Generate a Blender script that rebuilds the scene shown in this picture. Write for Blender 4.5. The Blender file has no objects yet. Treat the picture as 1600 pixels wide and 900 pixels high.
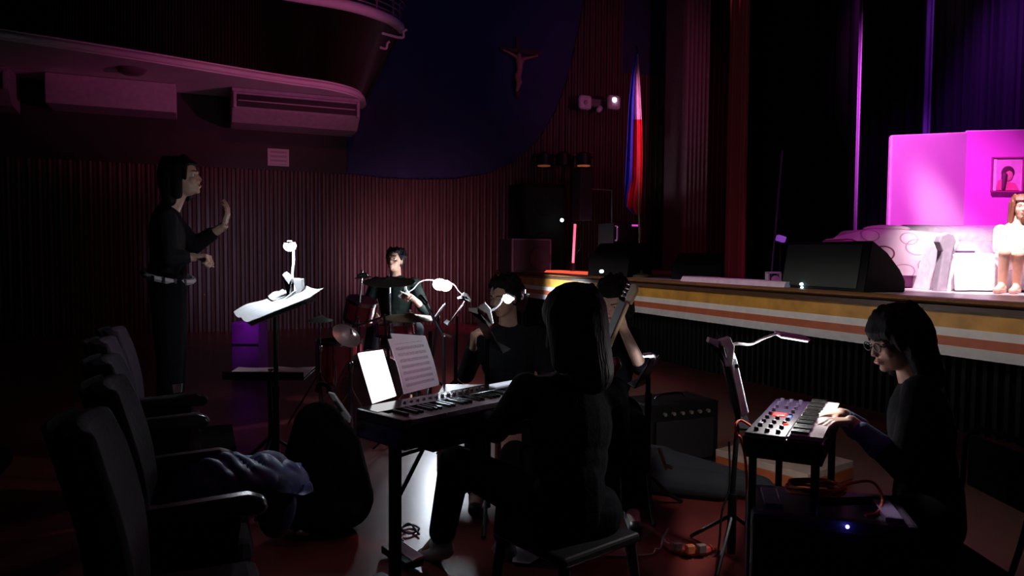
import bpy, bmesh, math, random
from mathutils import Vector, Matrix, noise
random.seed(7)
PI = math.pi
SC = bpy.context.scene
COL = SC.collection
V3 = Vector

# ------------------------------------------------------------------ camera
F = 1134.0
CAMZ = 1.4
PITCH = math.atan(54.5/F)
ROLL = 0.007
cd = bpy.data.cameras.new('camera'); cam = bpy.data.objects.new('camera', cd); COL.objects.link(cam)
cd.sensor_width = 36; cd.lens = F/1600*36; cd.clip_start = .05; cd.clip_end = 100
RM = Matrix.Rotation(PI/2-PITCH, 3, 'X') @ Matrix.Rotation(ROLL, 3, 'Z')
cam.matrix_world = Matrix.Translation((0, 0, CAMZ)) @ RM.to_4x4()
SC.camera = cam

# ------------------------------------------------------------------ world, exposure
wd = bpy.data.worlds.new('world'); SC.world = wd; wd.use_nodes = True
wd.node_tree.nodes['Background'].inputs[0].default_value = (.30, .16, .55, 1)
wd.node_tree.nodes['Background'].inputs[1].default_value = .004
SC.view_settings.view_transform = 'Standard'; SC.view_settings.look = 'None'
SC.view_settings.gamma = 1; SC.view_settings.exposure = 0.0; SC.view_settings.use_curve_mapping = False

def ray(px, py):
    d = RM @ V3(((px-800)/F, (450-py)/F, -1)); return d
def W(px, py, d):                       # point seen at a pixel, d metres ahead
    r = ray(px, py); return V3((0, 0, CAMZ)) + r*(d/r.y)
def G(px, py, z):                       # point seen at a pixel on the level z
    r = ray(px, py); return V3((0, 0, CAMZ)) + r*((z-CAMZ)/r.z)
U = V3((.9165, .4, 0)).normalized(); V = V3((-U.y, U.x, 0))   # towards the stage / along its edge
def RP(u, v, z=0): return U*u + V*v + V3((0, 0, z))
YAW = math.atan2(U.y, U.x)
RU = Matrix.Rotation(YAW, 3, 'Z')
EDGE = 5.53; ZS = 1.06; WALLV = 13.6
def on_wall(px, py, v=None):
    v = WALLV if v is None else v; r = ray(px, py); o = V3((0, 0, CAMZ)); return o+r*((v-o.dot(V))/r.dot(V))
def on_edge(px):
    r = ray(px, 440); p = V3((0, 0, CAMZ))+r*((EDGE+.25)/r.dot(U)); return V3((p.x, p.y, ZS))

# ------------------------------------------------------------------ big lights (stage rig, plus unseen fills added to brighten parts)
def spot(name, loc, to, energy, color, size=40, blend=.6, rad=.15):
    l = bpy.data.lights.new(name, 'SPOT'); l.energy = energy; l.color = color
    l.spot_size = math.radians(size); l.spot_blend = blend; l.shadow_soft_size = rad
    o = bpy.data.objects.new(name, l); COL.objects.link(o); o.location = loc
    o.rotation_euler = (V3(to)-V3(loc)).to_track_quat('-Z', 'Y').to_euler(); return o
def point(name, loc, energy, color, rad=.03):
    l = bpy.data.lights.new(name, 'POINT'); l.energy = energy; l.color = color; l.shadow_soft_size = rad
    o = bpy.data.objects.new(name, l); COL.objects.link(o); o.location = loc; return o
MAG = (1, .10, .95); PUR = (.33, .05, 1); RED = (1, .10, .10)
spot('stage_spot_magenta', W(1400, -500, 6.2), W(1480, 290, 9.0), 2600, (1, .13, .95), 34, .8)
spot('stage_spot_white', W(1560, -420, 5.6), W(1548, 400, 7.1), 3800, (1, .80, .88), 24, .7)
spot('stage_spot_panel', W(1500, -300, 6.4), W(1482, 315, 9.0), 1700, (1, .72, .95), 13, 1)
spot('stage_wash_purple', RP(9.4, 6.8, 7.4), RP(10.85, 6.7, 2.6), 330, (.40, .05, 1), 44, 1)
spot('stage_back_purple', W(1520, -260, 7.5), W(1415, 130, 9.8), 380, (.42, .07, 1), 26, .8)
spot('stage_spill_lip', RP(6.1, 6.0, 2.0), RP(.9, 12.2, 4.6), 650, (1, .13, .50), 36, 1)
spot('stage_spill_column', RP(7.6, 4.5, 3.2), W(960, 120, 15), 200, (1, .25, .65), 34, .9)
spot('lip_magenta', RP(7.4, 3.6, 4.6), on_edge(1142), 190, (1, .10, .85), 34, .9)
l_ = bpy.data.lights.new('pit_fill', 'AREA'); l_.shape = 'RECTANGLE'; l_.size = 8; l_.size_y = .2; l_.energy = 4.5; l_.color = (1, .88, .80); l_.spread = math.radians(38)  # unseen strip added in mid-air to light the stage front
o_ = bpy.data.objects.new('pit_fill', l_); COL.objects.link(o_); o_.location = RP(4.5, 5.8, 1.95)
q_ = (RP(5.5, 5.8, 1.0)-RP(4.5, 5.8, 1.95)).normalized(); o_.rotation_euler = Matrix((V, q_.cross(V)*-1 if (V.cross(-q_)).dot(-q_.cross(V)) < 0 else V.cross(q_)*-1, -q_)).transposed().to_euler()
spot('band_wall_fill', RP(3.0, 11.2, .9), on_wall(640, 400), 120, (.95, .45, .66), 84, 1)  # added fill on the slats behind the drums, no lamp there
spot('conductor_wall_fill', RP(-.6, 10.2, 1.2), on_wall(415, 410), 110, (.62, .60, 1), 66, 1)  # added fill for the bluish glow behind the conductor's lamp
spot('stage_side_red', RP(8.0, 6.0, 6.4), RP(9.0, 13.0, 2.6), 60, (1, .12, .12), 70, .9)
spot('flag_light', RP(6.3, 6.3, 6.0), W(992, 200, 10.7), 1000, (1, .22, .55), 20, .9)
spot('house_red', RP(2.0, 5.0, 6.5), RP(2.2, 13.4, 1.8), 150, (1, .14, .17), 50, 1)
spot('house_blue', RP(5.5, 6.0, 7.0), RP(4.6, 13.8, 5.5), 60, (.20, .12, 1), 60, 1)
spot('conductor_spill', RP(7.5, 6.0, 4.6), W(286, 290, 4.2), 160, (1, .30, .34), 14, .9)
spot('floor_red', W(900, -900, 4.5), W(780, 810, 4.1), 26, (1, .30, .28), 62, 1)
spot('player_wash', W(1250, -900, 2.0), W(1200, 640, 3.6), 10, (.95, .35, .9), 50, 1)

# ------------------------------------------------------------------ materials
MATS = {}
def mat(name, color=(.5, .5, .5), rough=.6, metal=0, emit=None, es=0, var=.12, scale=12, bump=0, stretch=None, spec=.5, sheen=0, sss=0):
    if name in MATS: return MATS[name]
    m = bpy.data.materials.new(name); m.use_nodes = True; nt = m.node_tree; b = nt.nodes['Principled BSDF']
    b.inputs['Roughness'].default_value = rough; b.inputs['Metallic'].default_value = metal
    b.inputs['Specular IOR Level'].default_value = spec
    if sheen: b.inputs['Sheen Weight'].default_value = sheen
    tc = nt.nodes.new('ShaderNodeTexCoord'); mp = nt.nodes.new('ShaderNodeMapping'); nz = nt.nodes.new('ShaderNodeTexNoise')
    nt.links.new(tc.outputs['Object'], mp.inputs[0]); nt.links.new(mp.outputs[0], nz.inputs[0])
    if stretch: mp.inputs['Scale'].default_value = stretch
    nz.inputs['Scale'].default_value = scale; nz.inputs['Detail'].default_value = 4
    rp = nt.nodes.new('ShaderNodeValToRGB')
    rp.color_ramp.elements[0].position = .3; rp.color_ramp.elements[1].position = .7
    rp.color_ramp.elements[0].color = tuple(max(0, c*(1-var)) for c in color)+(1,)
    rp.color_ramp.elements[1].color = tuple(min(1, c*(1+var)) for c in color)+(1,)
    nt.links.new(nz.outputs[0], rp.inputs[0]); nt.links.new(rp.outputs[0], b.inputs['Base Color'])
    if bump:
        bp = nt.nodes.new('ShaderNodeBump'); bp.inputs['Strength'].default_value = bump; bp.inputs['Distance'].default_value = .01
        nt.links.new(nz.outputs[0], bp.inputs['Height']); nt.links.new(bp.outputs[0], b.inputs['Normal'])
    if emit:
        b.inputs['Emission Color'].default_value = tuple(emit)+(1,); b.inputs['Emission Strength'].default_value = es
    MATS[name] = m; return m
def lined(name, color, line, n=8, axis=1, duty=.5, rough=.7):
    """paper with rows of staves (generated coordinates)"""
    m = bpy.data.materials.new(name); m.use_nodes = True; nt = m.node_tree; b = nt.nodes['Principled BSDF']
    b.inputs['Roughness'].default_value = rough
    tc = nt.nodes.new('ShaderNodeUVMap'); sp = nt.nodes.new('ShaderNodeSeparateXYZ')
    nt.links.new(tc.outputs[0], sp.inputs[0])
    def mth(op, a, bb=None):
        q = nt.nodes.new('ShaderNodeMath'); q.operation = op
        for i, s in enumerate((a, bb)):
            if s is None: continue
            if isinstance(s, (int, float)): q.inputs[i].default_value = s
            else: nt.links.new(s, q.inputs[i])
        return q.outputs[0]
    y = mth('FRACT', mth('MULTIPLY', sp.outputs[axis], n))
    band = mth('LESS_THAN', y, duty)
    ln = mth('LESS_THAN', mth('FRACT', mth('MULTIPLY', y, 10)), .42)
    nz = nt.nodes.new('ShaderNodeTexNoise'); nz.inputs['Scale'].default_value = 55
    nt.links.new(tc.outputs[0], nz.inputs[0])
    dots = mth('MULTIPLY', mth('GREATER_THAN', nz.outputs[0], .56), band)
    fac = mth('MAXIMUM', mth('MULTIPLY', band, ln), dots)
    x = sp.outputs[0]
    fac = mth('MULTIPLY', fac, mth('MULTIPLY', mth('GREATER_THAN', x, .1), mth('LESS_THAN', x, .9)))
    fac = mth('MULTIPLY', fac, mth('MULTIPLY', mth('GREATER_THAN', sp.outputs[1], .07), mth('LESS_THAN', sp.outputs[1], .9)))
    mx = nt.nodes.new('ShaderNodeMix'); mx.data_type = 'RGBA'
    mx.inputs[6].default_value = tuple(color)+(1,); mx.inputs[7].default_value = tuple(line)+(1,)
    nt.links.new(fac, mx.inputs[0]); nt.links.new(mx.outputs[2], b.inputs['Base Color'])
    return m

BLACK = mat('black_plastic', (.012, .012, .014), .45)
BLACKM = mat('black_metal', (.015, .015, .017), .35, .6)
BLACKF = mat('black_cloth', (.006, .006, .008), .95, spec=.08, bump=.3, scale=60)
CLOTH = mat('charcoal_cloth', (.010, .010, .013), .95, bump=.3, scale=40, spec=.2)
CHROME = mat('chrome', (.75, .75, .78), .18, 1)
WHITEP = mat('white_plastic', (.80, .80, .80), .4)
PAPER = mat('paper', (.80, .78, .78), .8, var=.04)
SKIN = mat('skin', (.46, .25, .17), .55, var=.08, scale=30)
SKINP = mat('pale_skin', (.62, .38, .28), .5, var=.08, scale=30)
HAIR = mat('black_hair', (.008, .006, .007), .6, bump=.6, scale=40, stretch=(3, 3, .4), spec=.14)
HAIRB = mat('brown_hair', (.16, .05, .03), .5, bump=.6, scale=40, stretch=(3, 3, .4))
JEANS = mat('denim', (.03, .04, .07), .9, bump=.3, scale=60)
WOOD = mat('stage_oak', (.16, .07, .025), .45, scale=5, stretch=(1, 9, 9), var=.3)
EYEW = mat('eye_white', (.7, .68, .66), .3); EYED = mat('eye_dark', (.015, .01, .008), .2)

# ------------------------------------------------------------------ mesh builder
def frame(fwd, up=(0, 0, 1)):
    f = V3(fwd).normalized(); u = V3(up); r = f.cross(u)
    if r.length < 1e-5: r = V3((1, 0, 0))
    r.normalize(); u = r.cross(f)
    return Matrix((r, f, u)).transposed()          # columns right, forward, up
class MB:
    def __init__(s): s.v = []; s.f = []; s.m = []; s.uv = None
    def add(s, vs, fs, mi=0):
        o = len(s.v); s.v += [V3(q) for q in vs]; s.f += [tuple(i+o for i in f) for f in fs]; s.m += [mi]*len(fs); return s
    def box(s, c, size, rot=None, mi=0):
        c = V3(c); hx, hy, hz = (q/2 for q in size); vs = []
        for z in (-hz, hz):
            for x, y in ((-hx, -hy), (hx, -hy), (hx, hy), (-hx, hy)):
                p = V3((x, y, z)); vs.append(c+(rot @ p if rot else p))
        return s.add(vs, [(3, 2, 1, 0), (4, 5, 6, 7), (0, 1, 5, 4), (1, 2, 6, 5), (2, 3, 7, 6), (3, 0, 4, 7)], mi)
    def tube(s, pts, r, n=8, mi=0, closed=False):
        pts = [V3(p) for p in pts]; N = len(pts); rr = r if isinstance(r, (list, tuple)) else [r]*N
        t0 = (pts[1]-pts[0]).normalized(); a = t0.orthogonal().normalized(); vs = []; fs = []; pt = t0
        for i, p in enumerate(pts):
            if closed: t = (pts[(i+1) % N]-pts[i-1]).normalized()
            else: t = (pts[min(i+1, N-1)]-pts[max(i-1, 0)]).normalized()
            a = (pt.rotation_difference(t) @ a); a = (a-t*a.dot(t)).normalized(); pt = t; b = t.cross(a)
            for k in range(n): q = 2*PI*k/n; vs.append(p+(a*math.cos(q)+b*math.sin(q))*rr[i])
        for i in range(N if closed else N-1):
            j = (i+1) % N
            for k in range(n): l = (k+1) % n; fs.append((i*n+k, i*n+l, j*n+l, j*n+k))
        if not closed: fs += [tuple(range(n))[::-1], tuple((N-1)*n+k for k in range(n))]
        return s.add(vs, fs, mi)
    def cyl(s, a, b, r, r2=None, n=16, mi=0): return s.tube([a, b], [r, r if r2 is None else r2], n, mi)
    def cap(s, a, b, ra, rb=None, n=12, mi=0):      # tapered capsule
        a = V3(a); b = V3(b); rb = ra if rb is None else rb; d = b-a
        if d.length < 1e-5: return s.ell(a, (ra, ra, ra), mi=mi)
        t = d.normalized(); pts = []; rr = []
        for k in range(5): q = PI/2*k/5; pts.append(a-t*ra*math.cos(q)); rr.append(max(1e-4, ra*math.sin(q)))
        pts.append(a); rr.append(ra); pts.append(b); rr.append(rb)
        for k in range(4, -1, -1): q = PI/2*k/5; pts.append(b+t*rb*math.cos(q)); rr.append(max(1e-4, rb*math.sin(q)))
        x = t.orthogonal().normalized(); y = t.cross(x); vs = []; fs = []
        for p, r in zip(pts, rr):
            for k in range(n): q = 2*PI*k/n; vs.append(p+(x*math.cos(q)+y*math.sin(q))*r)
        N = len(pts)
        for i in range(N-1):
            for k in range(n): l = (k+1) % n; fs.append((i*n+k, i*n+l, (i+1)*n+l, (i+1)*n+k))
        fs += [tuple(range(n))[::-1], tuple((N-1)*n+k for k in range(n))]
        return s.add(vs, fs, mi)
    def ell(s, c, r, rot=None, n=16, m=10, mi=0):
        c = V3(c); vs = []; fs = []
        for i in range(1, m):
            t = PI*i/m
            for k in range(n):
                q = 2*PI*k/n; p = V3((r[0]*math.sin(t)*math.cos(q), r[1]*math.sin(t)*math.sin(q), r[2]*math.cos(t)))
                vs.append(c+(rot @ p if rot else p))
        for p in (V3((0, 0, r[2])), V3((0, 0, -r[2]))): vs.append(c+(rot @ p if rot else p))
        T = len(vs)-2; B = T+1
        for i in range(m-2):
            for k in range(n): l = (k+1) % n; fs.append((i*n+k, (i+1)*n+k, (i+1)*n+l, i*n+l))
        for k in range(n): l = (k+1) % n; fs.append((T, k, l)); fs.append((B, (m-2)*n+l, (m-2)*n+k))
        return s.add(vs, fs, mi)
    def lathe(s, prof, c=(0, 0, 0), rot=None, n=24, mi=0):
        c = V3(c); vs = []; fs = []
        for r, z in prof:
            for k in range(n):
                q = 2*PI*k/n; p = V3((r*math.cos(q), r*math.sin(q), z)); vs.append(c+(rot @ p if rot else p))
        for i in range(len(prof)-1):
            for k in range(n): l = (k+1) % n; fs.append((i*n+k, i*n+l, (i+1)*n+l, (i+1)*n+k))
        if prof[0][0] > 1e-3: fs.append(tuple(range(n))[::-1])
        if prof[-1][0] > 1e-3: fs.append(tuple((len(prof)-1)*n+k for k in range(n)))
        return s.add(vs, fs, mi)
    def prism(s, pts, d, mi=0):
        pts = [V3(p) for p in pts]; d = V3(d); n = len(pts)
        fs = [tuple(range(n))[::-1], tuple(n+i for i in range(n))]+[(i, (i+1) % n, n+(i+1) % n, n+i) for i in range(n)]
        return s.add(pts+[p+d for p in pts], fs, mi)
    def grid(s, fn, nu, nv, mi=0, close=False):
        vs = [fn(i/nu, j/nv) for j in range(nv+1) for i in range(nu+1)]; w = nu+1
        fs = [(j*w+i, j*w+i+1, (j+1)*w+i+1, (j+1)*w+i) for j in range(nv) for i in range(nu)]
        if s.uv is None: s.uv = []
        s.uv += [(i/nu, j/nv) for j in range(nv+1) for i in range(nu+1)]
        return s.add(vs, fs, mi)
    def sheet(s, fn, nu, nv, th=.002, mi=0):        # a closed thin slab along fn
        w = nu+1; P = [[V3(fn(i/nu, j/nv)) for i in range(w)] for j in range(nv+1)]; vs = []; uv = []
        for side in (0, 1):
            for j in range(nv+1):
                for i in range(w):
                    a = P[j][min(i+1, nu)]-P[j][max(i-1, 0)]; b = P[min(j+1, nv)][i]-P[max(j-1, 0)][i]
                    n = a.cross(b).normalized(); vs.append(P[j][i]+n*(th/2 if side else -th/2)); uv.append((i/nu, j/nv))
        T = w*(nv+1); fs = []
        for j in range(nv):
            for i in range(nu):
                q = (j*w+i, j*w+i+1, (j+1)*w+i+1, (j+1)*w+i); fs.append(tuple(T+k for k in q)); fs.append(q[::-1])
        for i in range(nu): fs.append((i, i+1, T+i+1, T+i)); k = nv*w; fs.append((k+i+1, k+i, T+k+i, T+k+i+1))
        for j in range(nv): fs.append(((j+1)*w, j*w, T+j*w, T+(j+1)*w)); fs.append((j*w+nu, (j+1)*w+nu, T+(j+1)*w+nu, T+j*w+nu))
        if s.uv is None: s.uv = []
        s.uv += uv
        return s.add(vs, fs, mi)
    def build(s, name, m, parent=None, smooth=True, bevel=0, angle=40):
        me = bpy.data.meshes.new(name)
        org = V3((0, 0, 0))
        if s.v:
            lo = V3([min(p[i] for p in s.v) for i in range(3)]); hi = V3([max(p[i] for p in s.v) for i in range(3)])
            org = V3(((lo.x+hi.x)/2, (lo.y+hi.y)/2, lo.z))
        base = parent_world(parent) if parent else org
        me.from_pydata([tuple(p-(base if parent else org)) for p in s.v], [], s.f)
        ms = m if isinstance(m, (list, tuple)) else [m]
        for q in ms: me.materials.append(q)
        me.polygons.foreach_set('material_index', s.m)
        if s.uv and len(s.uv) == len(s.v):
            l = me.uv_layers.new(name='UVMap')
            for lp in me.loops: l.data[lp.index].uv = s.uv[lp.vertex_index]
        me.validate(); me.update()
        if smooth: me.shade_smooth(); me.set_sharp_from_angle(angle=math.radians(angle))
        o = bpy.data.objects.new(name, me); COL.objects.link(o)
        if parent: o.parent = parent
        else: o.location = org
        if bevel:
            b = o.modifiers.new('bevel', 'BEVEL'); b.width = bevel; b.segments = 2; b.limit_method = 'ANGLE'; b.angle_limit = math.radians(35)
        return o
def parent_world(p):
    loc = V3(p.location)
    while p.parent: p = p.parent; loc += V3(p.location)
    return loc
def remesh(mb, name, m, parent=None, voxel=.006, smooth=2):
    tmp = mb.build('tmp', m, None, False)
    r = tmp.modifiers.new('r', 'REMESH'); r.mode = 'VOXEL'; r.voxel_size = voxel; r.use_smooth_shade = True
    if smooth: q = tmp.modifiers.new('s', 'SMOOTH'); q.iterations = smooth; q.factor = .5
    dg = bpy.context.evaluated_depsgraph_get(); me = bpy.data.meshes.new_from_object(tmp.evaluated_get(dg))
    loc = V3(tmp.location); bpy.data.objects.remove(tmp)
    base = parent_world(parent) if parent else loc
    me.transform(Matrix.Translation(loc-base)); me.name = name; me.shade_smooth()
    o = bpy.data.objects.new(name, me); COL.objects.link(o)
    if parent: o.parent = parent
    else: o.location = loc
    return o
def thing(name, label, cat, loc, group=None):
    o = bpy.data.objects.new(name, None); o.empty_display_size = .1; COL.objects.link(o); o.location = V3(loc)
    o['label'] = label; o['category'] = cat
    if group: o['group'] = group
    return o
def tag(o, label, cat, group=None, kind=None):
    o['label'] = label; o['category'] = cat
    if group: o['group'] = group
    if kind: o['kind'] = kind
    return o
def struct(o, label=None):
    o['kind'] = 'structure'
    if label: o['label'] = label
    return o
def copytree(o, delta, parent=None):
    c = o.copy(); COL.objects.link(c); c.parent = parent
    if parent is None: c.location = V3(o.location)+V3(delta)
    for ch in list(o.children): copytree(ch, delta, c)
    return c
def bez(p0, p1, p2, p3, n=16):
    p0, p1, p2, p3 = map(V3, (p0, p1, p2, p3)); o = []
    for i in range(n+1):
        t = i/n; o.append(p0*(1-t)**3+p1*3*t*(1-t)**2+p2*3*t*t*(1-t)+p3*t**3)
    return o
def spline(pts, n=8):
    pts = [V3(p) for p in pts]; o = []
    for i in range(len(pts)-1):
        a = pts[max(i-1, 0)]; b = pts[i]; c = pts[i+1]; d = pts[min(i+2, len(pts)-1)]
        for k in range(n):
            t = k/n; o.append(.5*((2*b)+(c-a)*t+(2*a-5*b+4*c-d)*t*t+(3*b-3*c+d-a)*t**3))
    o.append(pts[-1]); return o

# ================================================================== STRUCTURE
FLOORM = mat('red_polished_floor', (.15, .028, .024), .32, var=.25, scale=3, bump=.03)
mb = MB(); mb.box(RP(2, 5, -.05), (24, 30, .1), RU); struct(mb.build('floor', FLOORM, smooth=False), 'dark red polished floor')
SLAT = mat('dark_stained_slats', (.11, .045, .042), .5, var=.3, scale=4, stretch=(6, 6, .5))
BLUEW = mat('dark_blue_wall', (.032, .028, .10), .85, var=.15, scale=3)
# slatted back wall: every rib rises to the height the curved opening leaves it
curve = [(p.dot(U), p.z) for p in (on_wall(x, y) for x, y in ((541, 272), (600, 279), (660, 281), (710, 280), (760, 272), (800, 255), (840, 220), (866, 175), (884, 130), (898, 70), (908, 20), (916, -40), (930, -120)))]
uL = on_wall(540, 240).dot(U); uR = on_wall(969, 60).dot(U); uR2 = on_wall(1066, 60).dot(U); zR = on_wall(1000, 117).z
def ztop(u):
    if u < uL: return curve[0][1]
    if uR < u < uR2: return zR
    if u > curve[-1][0]: return 8.4
    for (a, za), (b, zb) in zip(curve, curve[1:]):
        if a <= u <= b: return min(8.4, za+(zb-za)*(u-a)/(b-a))
    return curve[0][1]
mb = MB(); u = -9.0
while u < 12.5:
    w = .095; z1 = ztop(u+w/2)
    prof = [(0, 0), (.012, .05), (.036, .062), (.062, .05), (.075, 0)]
    nv0 = len(mb.v); mb.prism([RP(u+a, WALLV-b, 0) for a, b in prof], (0, 0, z1), 0)
    mb.prism([RP(u+.075+a, WALLV-b, 0) for a, b in ((0, 0), (.01, .028), (.055, .028), (.065, 0))], (0, 0, z1-.002), 0)
    for p_ in mb.v[nv0:]:
        if p_.z > .5 and abs(ztop(p_.dot(U))-z1) < .6: p_.z = ztop(p_.dot(U))
    u += .14
struct(mb.build('wall_back', SLAT, smooth=True, angle=25), 'dark slatted timber wall behind the drum kit')
mb = MB(); mb.box(RP(2, WALLV+.06, 4.2), (24, .12, 8.6), RU); struct(mb.build('wall_blue', BLUEW, smooth=False), 'smooth dark blue wall above the slats')
mb = MB(); mb.box(RP((uL-9)/2, WALLV-.02, (curve[0][1]+8.4)/2), (uL+9, .08, 8.4-curve[0][1]), RU); struct(mb.build('wall_upper', mat('dark_brown_panel', (.026, .017, .017), .6), smooth=False), 'plain dark panel above the slats')
mb = MB(); mb.box(RP(-9.5, 5, 4.2), (.2, 22, 8.6), RU); struct(mb.build('wall_left', BLACKF, smooth=False))
mb = MB(); mb.box(RP(2, 5, 8.6), (24, 22, .2), RU); struct(mb.build('ceiling', BLACKF, smooth=False))

# stage platform with its lip and coloured stripes
GOLD = mat('golden_fascia', (.50, .25, .05), .42, var=.25, scale=6)
STW = mat('white_stripe_paint', (.74, .72, .70), .45, var=.08); STR = mat('rust_stripe_paint', (.50, .13, .06), .45, var=.12)
DSK = mat('dark_brown_stripe', (.07, .035, .02), .4)
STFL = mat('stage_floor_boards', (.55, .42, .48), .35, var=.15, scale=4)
mb = MB(); mb.box(RP(EDGE+3.9, 5.5, ZS/2-.02), (7.6, 16.1, ZS-.04), RU)
struct(mb.build('stage_platform', BLACKF, smooth=False))
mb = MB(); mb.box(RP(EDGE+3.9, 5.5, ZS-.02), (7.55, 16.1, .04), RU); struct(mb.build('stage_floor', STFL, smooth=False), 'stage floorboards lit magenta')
# mouldings (profile swept along the stage edge)
def band(name, z0, z1, out, m, lab=None, rounded=False):
    b = MB(); h = z1-z0
    if rounded: pr = [(0, z0)]+[(out*(.55+.45*math.sin(PI*k/6)), z0+h*k/6) for k in range(7)]+[(0, z1)]
    else: pr = [(0, z0), (out, z0), (out, z1), (0, z1)]
    b.prism([RP(EDGE+.1-a, -2.5, z) for a, z in pr][::-1], V*16.05)
    return struct(b.build(name, m, smooth=rounded), lab)
band('trim_1', ZS-.055, ZS+.004, .13, WOOD, 'worn wooden nosing along the stage edge', True)
band('trim_2', ZS-.095, ZS-.055, .10, DSK)
band('trim_3', ZS-.235, ZS-.095, .075, GOLD, 'golden yellow band on the stage front')
band('trim_4', ZS-.30, ZS-.235, .085, STW, 'upper white stripe on the stage front')
band('trim_5', ZS-.375, ZS-.30, .10, STR, 'rust red stripe on the stage front')
band('trim_6', ZS-.455, ZS-.375, .115, STW, 'lower white stripe on the stage front')
SK = mat('black_ribbed_skirt', (.010, .011, .012), .8, spec=.15)
mb = MB(); v = -2.5
while v < 13.5:
    mb.prism([RP(EDGE+.1, v, 0), RP(EDGE+.1, v+.05, 0), RP(EDGE+.055, v+.042, 0), RP(EDGE+.055, v+.008, 0)], (0, 0, ZS-.455)); v += .085
struct(mb.build('wall_stage_front', SK, smooth=False), 'black ribbed stage front below the stripes')
# rust red strip of floor lit along the far lip
# balcony ---------------------------------------------------------
ZB = 4.05
lip = [(-420, 4), (-250, 24), (0, 62), (100, 77), (200, 92), (300, 108), (400, 124), (460, 133), (510, 140), (545, 148), (563, 156), (568, 166), (560, 176), (546, 183)]
def clampv(p):
    q = V3(p); e = q.dot(V)-(WALLV-.05)
    if e > 0: q -= V*e
    return q
LP = spline([clampv(G(x, y, ZB)) for x, y in lip], 8)
led = [(-420, -140), (-250, -115), (0, -76), (100, -58), (200, -42), (300, -24), (400, -10), (460, 0), (520, 10), (560, 19), (596, 31), (616, 41), (624, 50), (606, 54)]
ZL = 5.3
LD = spline([clampv(G(x, y, ZL)) for x, y in led], 8)
PLAST = mat('white_plaster', (.62, .58, .60), .7, var=.08, scale=3)
corner = [LP[-1]+V*0, RP(LP[-1].dot(U), WALLV, ZB), RP(LP[0].dot(U)-2.5, WALLV, ZB), RP(LP[0].dot(U)-2.5, LP[0].dot(V), ZB)]
mb = MB(); mb.prism([V3((p.x, p.y, ZB)) for p in LP]+[V3((p.x, p.y, ZB)) for p in corner[1:]], (0, 0, .14)); struct(mb.build('ceiling_balcony', PLAST, smooth=False), 'plaster underside of the balcony')
mb = MB(); mb.tube([p+V3((0, 0, .065)) for p in LP], .048, 10); struct(mb.build('trim_7', PLAST), 'pale rounded lip along the balcony bottom')
def fas(a, b):
    k = a*(len(LP)-1); i = min(int(k), len(LP)-2); t = k-i
    p = LP[i].lerp(LP[i+1], t); q = LD[i].lerp(LD[i+1], t); r = p.lerp(q, b); r.z = ZB+.14+(ZL-ZB-.14)*b
    n = (LP[i+1]-LP[i]); n.z = 0; n = n.cross(V3((0, 0, 1)))
    n = n.normalized() if n.length > 1e-6 else V3((0, -1, 0))
    return r+n*(-.04 if int(a*520) % 2 else .0)
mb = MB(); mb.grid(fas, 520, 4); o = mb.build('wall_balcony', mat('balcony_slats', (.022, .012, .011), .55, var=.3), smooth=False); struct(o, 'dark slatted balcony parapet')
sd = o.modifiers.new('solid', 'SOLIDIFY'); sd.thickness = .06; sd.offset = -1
mb = MB(); mb.tube([p+V3((0, 0, .06)) for p in LD], .09, 10); struct(mb.build('trim_8', PLAST), 'pale rounded ledge on top of the balcony parapet')
rl = thing('balcony_railing', 'curved metal railing on the rounded end of the balcony', 'railing', LD[-30]+V3((0, 0, .14)))
for k in range(5):
    mb = MB(); mb.tube([p+V3((.03*k, 0, .20+.085*k)) for p in LD[56:]], .013, 6); mb.build('rail', mat('railing_metal', (.42, .30, .32), .4, .5), rl)
for k in range(60, len(LD), 9):
    mb = MB(); mb.cyl(LD[k]+V3((0, 0, .1)), LD[k]+V3((0, 0, .50)), .02); mb.build('post', MATS['railing_metal'], rl)
pp = thing('pipe_bracket', 'small bent white pipe under the balcony end, the upper and longer of two', 'pipe', W(615, 57, 12.3))
mb = MB(); mb.tube(spline([W(597, 52, 12.3), W(628, 59, 12.3), W(630, 50, 12.3), W(636, 46, 12.3)], 4), .022, 8); mb.build('pipe', PLAST, pp)
pp = thing('pipe_bracket', 'small bent white pipe under the balcony end, the lower and shorter of two', 'pipe', W(600, 75, 12.3))
mb = MB(); mb.tube(spline([W(594, 74, 12.3), W(603, 76, 12.3), W(605, 68, 12.3), W(609, 65, 12.3)], 4), .02, 8); mb.build('pipe', PLAST, pp)

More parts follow.
